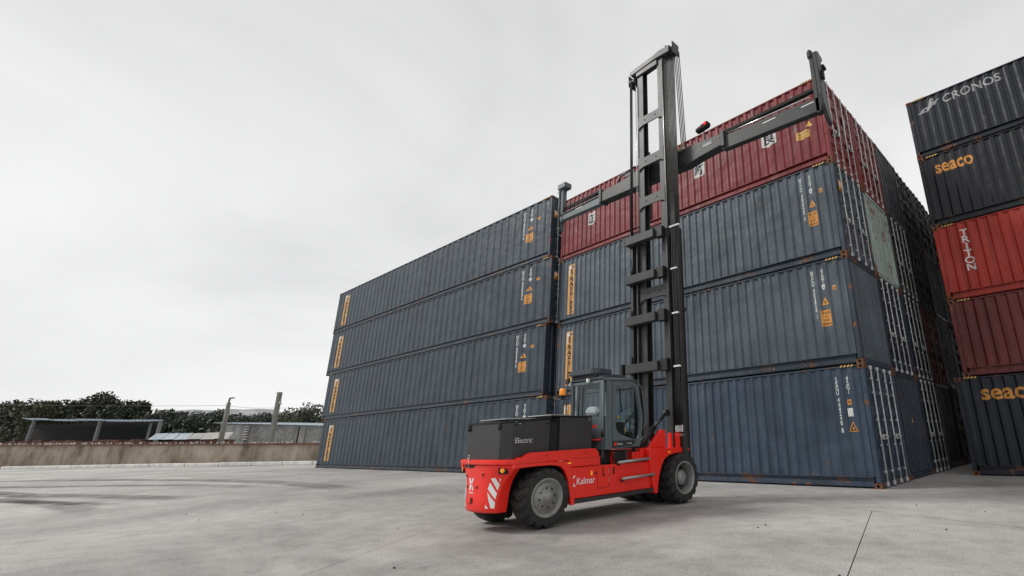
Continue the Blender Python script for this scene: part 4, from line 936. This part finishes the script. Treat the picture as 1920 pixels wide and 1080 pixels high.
# --- spreader
YS = -3.70
spr = empty('spreader', (0, 0, 0)); spr.parent = truck
def spart(name, b, mat): return part(name, b, mat, spr)
b = MB(); b.prism([(-4.75, 7.80), (-2.3, 7.74), (-1.95, 7.80), (-1.24, 7.86), (-1.24, 8.17), (-2.6, 8.28), (-4.1, 8.28), (-4.5, 8.20), (-5.55, 8.12), (-5.55, 7.82)], 'y', YS - .10, YS + .16, bev=.015, seg=2); spart('spreader_beam', b, M_mast)
b = MB(); b.prism([(-5.5, 7.80), (-5.5, 8.06), (-7.42, 8.02), (-7.42, 7.84)], 'y', YS - .06, YS + .10, bev=.01); b.prism([(-7.42, 8.02), (-5.5, 8.06), (-5.5, 8.075), (-7.42, 8.035)], 'y', YS - .09, YS + .12); spart('telescopic_arm', b, M_cab)
b = MB(); b.prism([(-1.3, 7.75), (-1.3, 8.10), (1.14, 7.96), (1.14, 7.62)], 'y', YS - .06, YS + .10, bev=.01); b.prism([(-1.3, 8.085), (1.14, 7.965), (1.14, 8.0), (-1.3, 8.12)], 'y', YS + .02, YS + .10); spart('telescopic_arm', b, M_mast)
for x0, z0, x1, z1 in ((-1.25, 8.23, 1.1, 8.16), (-7.3, 8.25, -5.55, 8.26)):
    b = MB(); b.box(x0, x1, YS + .0, YS + .10, z0 - .02, z0 + .06, bev=.008)
    spart('energy_chain', b, M_void)
    b = MB(); b.tube([(x0, YS - .03, z0 - .08), (x1 - .2, YS - .03, z1 - .09)], .018, 6); spart('hydraulic_pipe', b, M_bright if x0 > -5 else M_mastD)
b = MB()
for x in (-1.25, -5.5): b.box(x - .05, x + .05, YS - .13, YS + .18, 7.80, 8.22, bev=.01)
spart('beam_collar', b, M_mast).__setitem__('kind', 'stuff')
b = MB(); b.box(-4.55, -4.20, YS - .06, YS + .08, 8.27, 8.36); b.tube([(-4.9, YS, 8.2), (-4.75, YS, 8.42), (-4.2, YS, 8.5)], .03, 6); spart('beam_bracket', b, M_mast)
# end arms
b = MB(); b.prism([(YS - .10, 8.0), (YS - .06, 7.75), (YS + .10, 7.5), (YS + .20, 7.42), (YS + .30, 7.40), (YS + .28, 7.62), (YS + .20, 7.8), (YS + .16, 8.1), (YS + .14, 8.95), (YS + .24, 9.0), (YS + .24, 9.08), (YS + .02, 9.14), (YS - .10, 9.06)], 'x', 1.13, 1.21, bev=.012, seg=2); spart('end_arm', b, M_mast)
b = MB(); b.box(1.02, 1.12, YS - .06, YS + .10, 7.6, 9.1, bev=.015); b.box(1.0, 1.10, YS - .10, YS + .12, 8.98, 9.20, bev=.03, seg=2); spart('end_arm_post', b, M_mast)
b = MB(); b.box(1.22, 1.26, YS - .02, YS + .1, 8.40, 8.62, bev=.01); spart('twist_hook', b, M_void); b = MB(); b.box(1.1, 1.25, YS + .14, YS + .30, 8.78, 8.86, bev=.01); spart('twist_hook', b, M_void)
b = MB(); b.box(-7.50, -7.42, YS - .08, YS + .12, 7.55, 8.98, bev=.012); b.box(-7.42, -7.30, YS - .05, YS + .10, 7.8, 8.98, bev=.01); spart('end_arm', b, M_cab)
b = MB(); b.box(-7.52, -7.14, YS - .12, YS + .16, 8.94, 9.13, bev=.02, seg=2); spart('end_arm_head', b, M_cab)
b = MB(); b.tube([(-7.52 - .12 * math.sin(a * .35), YS, 8.82 + .2 * (a / 9)) for a in range(10)], .012, 6); spart('hydraulic_hose', b, M_steel)
b = MB()
for x in (-7.40, -7.36): b.tube([(x, YS - .12, 7.6), (x, YS - .12, 8.9)], .012, 5)
spart('hydraulic_pipe', b, M_mastD)
# white markings on the beam
b = MB(); b.box(-2.02 + .2, -1.55, YS - .1045, YS - .1015, 8.0, 8.11); o = spart('warning_label', b, simple('pale_label', (.25, .26, .26), .6, noise=.5, scale=30))
text_on('WARNING', .06, lambda v: (-1.80 + v.x, YS - .1055, 8.03 + v.y), 'lettering', M_sticker, spr, 0, .7)
for x0, x1, z in ((-.2, .12, 7.93), (.72, 1.0, 7.88), (-6.65, -6.35, 7.98)):
    b = MB(); b.box(x0, x1, YS - .0645, YS - .061, z, z + .022); spart('marking_strip', b, M_sticker)
b = MB()
for x, z in ((-2.1, 8.12), (-1.9, 7.95), (-1.55, 7.9), (-2.4, 7.9), (-1.35, 8.1)): b.lathe([(.014, 0), (.014, .01), (.003, .012)], (x, YS - .10, z), 8, 'y', -1)
spart('beam_bolts', b, M_steel).__setitem__('kind', 'stuff')
# signal light
b = MB(); b.tube([(-1.80, YS, 8.15), (-1.84, YS, 8.62)], .018, 6); spart('signal_stalk', b, M_mast)
b = MB(); b.prism([(-2.04, 8.56), (-2.06, 8.66), (-1.72, 8.77), (-1.66, 8.72), (-1.66, 8.64), (-1.71, 8.60)], 'y', YS - .07, YS + .08, bev=.02, seg=2); spart('signal_light', b, M_void)
b = MB(); b.lathe([(.036, 0), (.036, .025), (.02, .035)], (-1.745, YS - .07, 8.69), 18, 'y', -1); sgl = spart('red_lens', b, M_redlamp)
b = MB(); b.lathe([(.026, 0), (.026, .02), (.015, .03)], (-1.87, YS - .07, 8.63), 18, 'y', -1); spart('red_lens', b, simple('red_lamp_off', (.3, .03, .02), .3))

# ------------------------------------------------------------------ far side of the yard: wall, kerb, sheds, poles, trees
FO = Vector((-78.9, -15.64, 0)); FD = Vector((.9128, .4084, 0)); FN = Vector((-.4084, .9128, 0)); FYAW = math.atan2(.4084, .9128)
def fp(s, o, z=0): return FO + FD * s + FN * o + Vector((0, 0, z))
def fplace(b):      # local (s, off, z) -> world
    for v in b.b.verts: v.co = fp(v.co.x, v.co.y, v.co.z)
    bmesh.ops.recalc_face_normals(b.b, faces=b.b.faces[:])
def fthing(name, s, o, label, cat, group=None):
    e = empty(name, fp(s, o)); return tag(e, label, cat, group)
def fbuild(b, name, mat, parent):
    fplace(b); return b.build(name, mat, parent, parent.location)
def plaster_mat():
    m, t, b = newmat('wall_plaster'); L = t.links.new; c = N(t, 'ShaderNodeTexCoord'); V = c.outputs['Object']; b.inputs['Roughness'].default_value = .9
    a = N(t, 'ShaderNodeTexNoise', Scale=.35, Detail=8.0, Roughness=.65); L(V, a.inputs[0])
    mp = N(t, 'ShaderNodeMapping'); mp.inputs['Scale'].default_value = (1, 1, .35); L(V, mp.inputs[0]); s = N(t, 'ShaderNodeTexNoise', Scale=1.6, Detail=6.0); L(mp.outputs[0], s.inputs[0])
    r = ramp(t, [(.34, (.13, .10, .073)), (.47, (.27, .22, .168)), (.62, (.36, .31, .25))]); L(a.outputs[0], r.inputs[0])
    r2 = ramp(t, [(.3, .62), (.5, 1.), (.7, 1.1)]); L(s.outputs[0], r2.inputs[0]); mm = N(t, 'ShaderNodeMix', data_type='RGBA', blend_type='MULTIPLY'); mm.inputs[0].default_value = .8; L(r.outputs[0], mm.inputs[6]); L(r2.outputs[0], mm.inputs[7]); L(mm.outputs[2], b.inputs['Base Color']); return m
M_plast = plaster_mat()
M_cap = simple('wall_cap_brick', (.13, .062, .042), .9, noise=.5, scale=1.5)
M_kerb = simple('kerb_concrete', (.68, .67, .65), .85, noise=.2, scale=1.5)
M_pole = simple('pole_concrete', (.19, .185, .165), .85, noise=.15, scale=2)
M_sheet = simple('roof_sheet_blue', (.62, .70, .76), .45, noise=.12, scale=1.2)
M_sheetw = simple('roof_sheet_white', (.62, .61, .58), .5, noise=.2, scale=1.2)
M_shedpost = simple('shed_post', (.2, .205, .205), .7)
M_shade = simple('shade_black', (.014, .013, .012), .95)  # near black standing for shade inside the shed, also colours the gap
def wbrick():
    m, t, b = newmat('whitewashed_brick'); L = t.links.new; c = N(t, 'ShaderNodeTexCoord'); b.inputs['Roughness'].default_value = .9
    mp = N(t, 'ShaderNodeMapping'); mp.inputs['Rotation'].default_value = (R_(90), 0, 0); L(c.outputs['Object'], mp.inputs[0])
    br = N(t, 'ShaderNodeTexBrick', Scale=2.2); br.inputs['Color1'].default_value = (.36, .355, .34, 1); br.inputs['Color2'].default_value = (.2, .2, .195, 1); br.inputs['Mortar'].default_value = (.42, .42, .41, 1); br.inputs['Mortar Size'].default_value = .03; L(mp.outputs[0], br.inputs['Vector'])
    a = N(t, 'ShaderNodeTexNoise', Scale=.8, Detail=6.0); L(c.outputs['Object'], a.inputs[0]); r2 = ramp(t, [(.35, .65), (.6, 1.15)]); L(a.outputs[0], r2.inputs[0])
    mm = N(t, 'ShaderNodeMix', data_type='RGBA', blend_type='MULTIPLY'); mm.inputs[0].default_value = .8; L(br.outputs[0], mm.inputs[6]); L(r2.outputs[0], mm.inputs[7]); L(mm.outputs[2], b.inputs['Base Color']); return m
M_wb = wbrick()
def ztop(s): return 2.36 - .0178 * (s + 4)
# boundary wall
wl = fthing('boundary_wall', 0, 1.0, 'long stained tan plaster wall with a reddish brown brick cap at the far side', 'wall')
b = MB(); b.prism([(-70, 0), (66, 0), (66, ztop(66) - .14), (20, ztop(20) - .14), (-70, ztop(-70) - .14)], 'y', 1.0, 1.24); fbuild(b, 'plaster_wall', M_plast, wl)
b = MB(); b.prism([(-70, ztop(-70) - .136), (66, ztop(66) - .136), (66, ztop(66)), (-70, ztop(-70))], 'y', .94, 1.30); fbuild(b, 'wall_cap', M_cap, wl)
b = MB()
for i in range(240):
    s = random.uniform(-14, 44); h = random.uniform(.05, .2); w_ = random.uniform(.04, .14); z = ztop(s) - .002
    b.prism([(s, z), (s + w_, z), (s + w_ * random.uniform(.2, .8), z + h)], 'y', 1.08, 1.14)
o = fbuild(b, 'glass_shards', simple('pale_shards', (.5, .49, .46), .5, noise=.5, scale=2), wl); o['kind'] = 'stuff'
# kerb blocks
js = [-27, -20, -10, -.13, 10.6, 16.2, 21.2, 25.65, 29.66, 33.3, 36.6, 39.7, 43.5, 48]
nm = ['tenth', 'ninth', 'eighth', 'seventh', 'sixth', 'fifth', 'fourth', 'third', 'second', 'nearest to']
vis = [(js[i], js[i + 1]) for i in range(len(js) - 1)]
ordk = {3: 'leftmost long white kerb block at the wall foot, reaching the left edge', 4: 'second white kerb block from the left below the wall', 5: 'third white kerb block from the left below the wall', 6: 'fourth white kerb block from the left below the wall', 7: 'white kerb block left of the lamp pole at the wall foot',
        8: 'white kerb block in front of the wall below the short lamp pole', 9: 'white kerb block in front of the wall below the taller pole', 10: 'white kerb block beside the left container stack, one from last', 11: 'last short white kerb block touching the left container stack corner'}
for i, (a, c_) in enumerate(vis):
    if i not in ordk: continue
    b = MB(); b.box(a + .05, c_ - .05, .02, .34, 0, .25 + random.uniform(-.01, .015), bev=.03)
    fplace(b); o = b.build('kerb_block', M_kerb); tag(o, ordk[i], 'kerb', 'white kerb blocks along the wall')
b = MB()
for i in range(90):
    s = random.uniform(-10, 42); r = random.uniform(.04, .16); q = bmesh.ops.create_icosphere(b.b, subdivisions=1, radius=r)
    oo = random.uniform(.45, .85)
    for v in q['verts']: v.co = Vector((s + v.co.x * 2, oo + v.co.y, max(0, .02 + v.co.z * .6 + r * .4)))
fplace(b); o = b.build('rubble', simple('leaf_litter', (.2, .12, .07), .95, noise=.5, scale=.8)); tag(o, 'brown leaf litter and rubble between the kerb and the wall', 'rubble', kind='stuff')
# poles
pl1 = fthing('lamp_pole', 26.85, 1.6, 'slim concrete pole with a small bent lamp head on top', 'pole')
b = MB(); b.tube([(26.9, 1.6, 0), (26.75, 1.6, 5.3)], .23, 10, .15); fbuild(b, 'pole_shaft', M_pole, pl1)
b = MB(); b.tube([(26.75, 1.6, 5.2), (26.75, 1.58, 5.5), (26.9, 1.5, 5.65), (27.1, 1.45, 5.68)], .07, 8); b.box(27.0, 27.45, 1.35, 1.55, 5.64, 5.74, bev=.02); fbuild(b, 'lamp_head', simple('lamp_metal', (.08, .08, .08), .6), pl1)
pl2 = fthing('concrete_pole', 32.8, 1.6, 'thick plain concrete utility pole with a flat top, right of the lamp pole', 'pole')
b = MB(); b.prism([(32.62, 0), (33.02, 0), (32.82, 5.95), (32.50, 5.95)], 'y', 1.48, 1.76, bev=.03); fbuild(b, 'pole_shaft', M_pole, pl2)
M_ins = simple('insulator_pale', (.5, .5, .48), .5)
b = MB(); b.box(32.9, 33.12, 1.5, 1.6, 5.0, 5.12); fbuild(b, 'bracket', M_ins, pl2)
b = MB(); b.lathe([(.05, 0), (.07, .08), (.03, .14)], (33.12, 1.55, 4.86), 8, 'z', 1); fbuild(b, 'insulator', M_ins, pl2)
b = MB(); b.box(32.2, 32.5, 1.55, 1.6, 5.88, 5.92); fbuild(b, 'cross_pin', M_ins, pl2)
M_wire = simple('wire', (.09, .09, .09), .7)
def wire(p, name, label, r=.013):
    b = MB(); pts = []
    for (s0, o0, z0), (s1, o1, z1) in zip(p, p[1:]):
        for k in range(10):
            t_ = k / 10; pts.append((s0 + (s1 - s0) * t_, o0 + (o1 - o0) * t_, z0 + (z1 - z0) * t_ - .10 * 4 * t_ * (1 - t_)))
    pts.append(p[-1]); b.tube(pts, r, 4); fplace(b); o = b.build(name, M_wire); tag(o, label, 'wire')
wire([(-40, 1.4, 7.8), (-8, 1.4, 6.65), (26.75, 1.4, 5.05), (32.8, 1.4, 4.6), (50, 1.4, 3.9)], 'overhead_wire', 'thin upper wire running past both poles above the wall')
wire([(12, 5, 5.2), (26.8, 1.7, 4.66), (32.8, 1.7, 4.5)], 'overhead_wire', 'short lower wire from behind the shed to the two poles', .010)
# open shed
sh = fthing('open_shed', 0, 8, 'open sided shed with a thin pale blue sheet roof on grey posts behind the wall', 'shed')
for i in range(5):
    s0 = -13.4 + i * 4.98; s1 = s0 + 5.0; za, zb = 5.42 - (s0 + 13.3) * .041, 5.42 - (s1 + 13.3) * .041; dz = (.06, -.02, .05, .0, .03)[i]
    b = MB(); n_ = 16; rows = []
    for oy, zz in ((5.6, 0), (9.5, .12)):
        rows.append([b.b.verts.new((s0 + (s1 - s0) * k / n_ - 1.8 * (oy - 5.6), oy, za + (zb - za) * k / n_ + dz + zz + (.03 if k % 2 else 0))) for k in range(n_ + 1)])
    for k in range(n_): b.b.faces.new([rows[0][k], rows[0][k + 1], rows[1][k + 1], rows[1][k]])
    bmesh.ops.solidify(b.b, geom=b.b.faces[:], thickness=.17); fbuild(b, 'roof_sheet', M_sheet, sh)
for s, z in ((-11.6, 5.25), (.6, 4.75), (10.5, 4.35)):
    for oy in (6,):
        b = MB(); b.box(s - .13, s + .13, oy - .12, oy + .12, 0, z + (.06 if oy > 6 else 0)); fbuild(b, 'post', M_shedpost, sh)
b = MB(); b.box(7.0, 7.16, 7.0, 7.16, 0, 4.4); fbuild(b, 'post', M_shedpost, sh)
b = MB(); b.box(-21, 4.0, 9.6, 9.75, 0, 4.9); fbuild(b, 'back_wall', M_shade, sh)  # wall coloured near black as the painted shade of the interior
b = MB(); b.box(-12.9, 10.9, 6.2, 6.34, 4.25, 4.4); fbuild(b, 'roof_beam', M_shade, sh)
rb = fthing('brick_pile', -2, 5, 'low run of old red bricks stacked behind the wall under the shed', 'brick pile')
b = MB()
for i in range(30):
    s = -13 + i * .82; h = ztop(s) + random.uniform(.16, .42); b.box(s, s + .8, 4.6, 5.2, 0, h)
o = fbuild(b, 'bricks', simple('old_brick', (.11, .05, .035), .9, noise=.6, scale=1.2), rb); o['kind'] = 'stuff'
# low sheet roofs
lr = fthing('low_roof', 19, 5, 'low lean-to roof of pale corrugated sheets just behind the wall', 'roof')
for i in range(6):
    s0 = 13.6 + i * 1.85; b = MB(); zf = 2.42 - .018 * (s0 - 13.6) + random.uniform(-.03, .05); zb_ = 3.05 - .02 * (s0 - 13.6) + random.uniform(-.03, .03)
    b.b.faces.new([b.b.verts.new(p) for p in ((s0, 3.6, zf), (s0 + 1.83, 3.6, zf - .02), (s0 + 1.83 - 2.2, 5.4, zb_), (s0 - 2.2, 5.4, zb_))]); bmesh.ops.solidify(b.b, geom=b.b.faces[:], thickness=.06)
    fbuild(b, 'roof_sheet', M_sheetw if i > 2 else M_sheet, lr)
b = MB(); b.box(13.2, 23.5, 3.9, 5.0, 0, 2.2); fbuild(b, 'low_wall', M_cap, lr)
# whitewashed brick building
bb = fthing('brick_building', 24, 9, 'whitewashed brick building with a thin corrugated metal roof behind the poles', 'building')
def bz(s): return 4.0 - (s - 15.5) * .048
b = MB(); b.prism([(15.6, 0), (36, 0), (36, bz(36)), (15.6, bz(15.6))], 'y', 9, 17); fbuild(b, 'brick_wall', M_wb, bb)
b = MB(); b.box(15.5, 18.2, 8.94, 8.999, 0, bz(18.2) - .05); fbuild(b, 'rendered_bay', simple('white_render', (.45, .445, .43), .9, noise=.25, scale=1.5), bb)
for s in (18.3, 26.6):
    b = MB(); b.box(s, s + .75, 8.86, 8.998, 0, bz(s) - .1); fbuild(b, 'pilaster', simple('grey_render', (.33, .325, .315), .9, noise=.2, scale=2), bb)
for i in range(6):
    z = 2.2 + i * .26; b = MB(); b.box(18.9, 19.5, 8.80, 8.87, z, z + .12); fbuild(b, 'quoin', M_kerb, bb)
b = MB(); b.box(26.35, 26.6, 8.9, 8.998, 0, bz(26) - .2); fbuild(b, 'dark_gap', M_shade, bb)
for i in range(7):
    s0 = 14.8 + i * 3.0; b = MB(); n_ = 12; rows = []
    for oy, zz in ((8.2, .02), (17.5, .22)):
        rows.append([b.b.verts.new((s0 + 3.02 * k / n_, oy, bz(s0 + 3.02 * k / n_) + zz + (.05 if k % 2 else 0))) for k in range(n_ + 1)])
    for k in range(n_): b.b.faces.new([rows[0][k], rows[0][k + 1], rows[1][k + 1], rows[1][k]])
    bmesh.ops.solidify(b.b, geom=b.b.faces[:], thickness=.16); fbuild(b, 'roof_sheet', M_sheet, bb)
# pale long block far off
fb = fthing('distant_block', -205, 150, 'pale flat roofed building block far away on the horizon', 'building')
b = MB(); b.box(-242, -176, 150, 162, 0, 18.6); 
for s0, s1, h in ((-240, -228, 3), (-222, -216, 2.2), (-209, -203, 2.3), (-195, -184, 1.6)): b.box(s0, s1, 151, 160, 18.6, 18.6 + h)
M_far = simple('far_pale_wall', (.55, .56, .57), .9, noise=.05, scale=.1); fbuild(b, 'wall', M_far, fb)
for k in range(3):
    for i in range(16):
        b = MB(); b.box(-240 + i * 4, -238.2 + i * 4, 149.9, 149.99, 15.6 - k * 3.2, 17.2 - k * 3.2); fbuild(b, 'window', simple('far_window', (.3, .31, .33), .5) if (k == 0 and i == 0) else bpy.data.materials['far_window'], fb)
# trees
def leafmat(name, col, dark):
    m, t, b = newmat(name); L = t.links.new; oi = N(t, 'ShaderNodeTexCoord'); nz = N(t, 'ShaderNodeTexNoise', Scale=.8, Detail=4.0); L(oi.outputs['Object'], nz.inputs[0]); r = ramp(t, [(.35, dark), (.65, col)]); L(nz.outputs[0], r.inputs[0]); L(r.outputs[0], b.inputs['Base Color']); b.inputs['Roughness'].default_value = .7
    return m
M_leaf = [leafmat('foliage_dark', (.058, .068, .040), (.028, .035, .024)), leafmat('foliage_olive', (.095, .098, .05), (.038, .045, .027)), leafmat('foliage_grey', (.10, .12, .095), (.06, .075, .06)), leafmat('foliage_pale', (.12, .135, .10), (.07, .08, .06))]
M_bark = simple('bark', (.045, .036, .028), .9)
def tree(s, o, h, rad, mi, label, n=2600, sparse=1.0, low=.18):
    h *= .95; e = fthing('tree', s, o, label, 'tree', 'trees behind the wall'); base = e.location
    b = MB(); b.tube([base, base + Vector((.1, .05, h * .35)), base + Vector((-.1, .1, h * .75))], .24, 8, .08)
    cl = []
    for i in range(13):
        a = random.uniform(0, 6.283); q = math.sqrt(random.random()); zz = random.uniform(low + .08, .88); f = math.sqrt(max(.12, 1 - ((zz - .5) / .52) ** 2))
        c_ = Vector((math.cos(a) * q * rad * f, math.sin(a) * q * rad * f, zz * h)); cl.append((c_, rad * random.uniform(.26, .46)))
        b.tube([base + Vector((0, 0, h * random.uniform(.25, .5))), base + c_ * .6 + Vector((0, 0, h * .2)), base + c_], .07, 5, .025)
    b.build('trunk', M_bark, e, base)
    vs_, fs_ = [], []
    for i in range(int(n * sparse)):
        c_, r = random.choice(cl); d = Vector((random.gauss(0, 1), random.gauss(0, 1), random.gauss(0, .8))).normalized() * r * random.random() ** .4
        p = c_ + d; sz = random.uniform(.13, .30); u = Vector((random.gauss(0, 1), random.gauss(0, 1), random.gauss(0, 1))).normalized(); v = u.orthogonal().normalized(); k = len(vs_)
        vs_ += [p - u * sz, p + v * sz * .55, p + u * sz, p - v * sz * .55]; fs_.append((k, k + 1, k + 2, k + 3))
    me = bpy.data.meshes.new('crown'); me.from_pydata(vs_, [], fs_); link('crown', me, M_leaf[mi], e)
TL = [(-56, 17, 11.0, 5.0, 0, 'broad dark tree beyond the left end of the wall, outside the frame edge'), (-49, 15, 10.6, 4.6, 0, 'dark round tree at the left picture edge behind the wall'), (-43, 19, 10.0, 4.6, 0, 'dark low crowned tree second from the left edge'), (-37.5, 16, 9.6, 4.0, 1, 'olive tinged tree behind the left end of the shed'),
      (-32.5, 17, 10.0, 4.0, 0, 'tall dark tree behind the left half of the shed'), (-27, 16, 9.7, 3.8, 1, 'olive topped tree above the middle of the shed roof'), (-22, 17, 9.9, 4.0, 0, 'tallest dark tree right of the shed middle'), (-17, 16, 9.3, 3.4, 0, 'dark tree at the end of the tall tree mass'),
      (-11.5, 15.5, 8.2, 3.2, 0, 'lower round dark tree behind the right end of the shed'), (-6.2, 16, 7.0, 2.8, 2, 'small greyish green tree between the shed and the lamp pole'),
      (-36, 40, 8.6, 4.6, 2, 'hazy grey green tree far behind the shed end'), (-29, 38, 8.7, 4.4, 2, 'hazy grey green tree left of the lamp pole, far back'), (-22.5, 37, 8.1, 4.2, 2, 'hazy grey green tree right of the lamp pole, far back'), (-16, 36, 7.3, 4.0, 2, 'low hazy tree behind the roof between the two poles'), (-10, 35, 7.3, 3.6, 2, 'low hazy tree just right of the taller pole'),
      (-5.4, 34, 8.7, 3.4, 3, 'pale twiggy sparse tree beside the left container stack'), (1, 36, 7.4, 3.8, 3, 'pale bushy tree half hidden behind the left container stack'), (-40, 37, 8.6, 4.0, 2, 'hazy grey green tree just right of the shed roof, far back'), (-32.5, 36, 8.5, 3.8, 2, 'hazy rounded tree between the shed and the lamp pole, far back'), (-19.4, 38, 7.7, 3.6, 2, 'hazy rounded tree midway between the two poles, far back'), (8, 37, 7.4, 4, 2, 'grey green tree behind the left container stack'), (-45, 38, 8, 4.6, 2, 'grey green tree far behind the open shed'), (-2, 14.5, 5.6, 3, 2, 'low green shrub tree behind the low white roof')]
for i, a in enumerate(TL):
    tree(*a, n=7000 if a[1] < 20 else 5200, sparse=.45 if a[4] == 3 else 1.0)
hg = MB()
vs_, fs_ = [], []
for i in range(26000):
    fr2 = i % 2; s = random.uniform(-75, 22) if fr2 else random.uniform(-70, 8); o_ = random.uniform(36, 44) if fr2 else random.uniform(15, 22); hh = ((7.0 + .5 * math.sin(s * .6) - .02 * (s + 36)) if fr2 else (6.5 if s < -12 else 3.6)) * random.random() ** .7
    p = fp(s, o_, hh + .4 * math.sin(s * .9)); sz = random.uniform(.25, .5); u = Vector((random.gauss(0, 1), random.gauss(0, 1), random.gauss(0, 1))).normalized(); v = u.orthogonal().normalized(); k = len(vs_); vs_ += [p - u * sz, p + v * sz * .6, p + u * sz, p - v * sz * .6]; fs_.append((k, k + 1, k + 2, k + 3))
me = bpy.data.meshes.new('undergrowth'); me.from_pydata(vs_, [], fs_); o = link('undergrowth', me, M_leaf[0]); tag(o, 'dense dark undergrowth filling the gaps beneath the trees behind the wall', 'undergrowth', kind='stuff')
# ground beyond the wall, unpaved
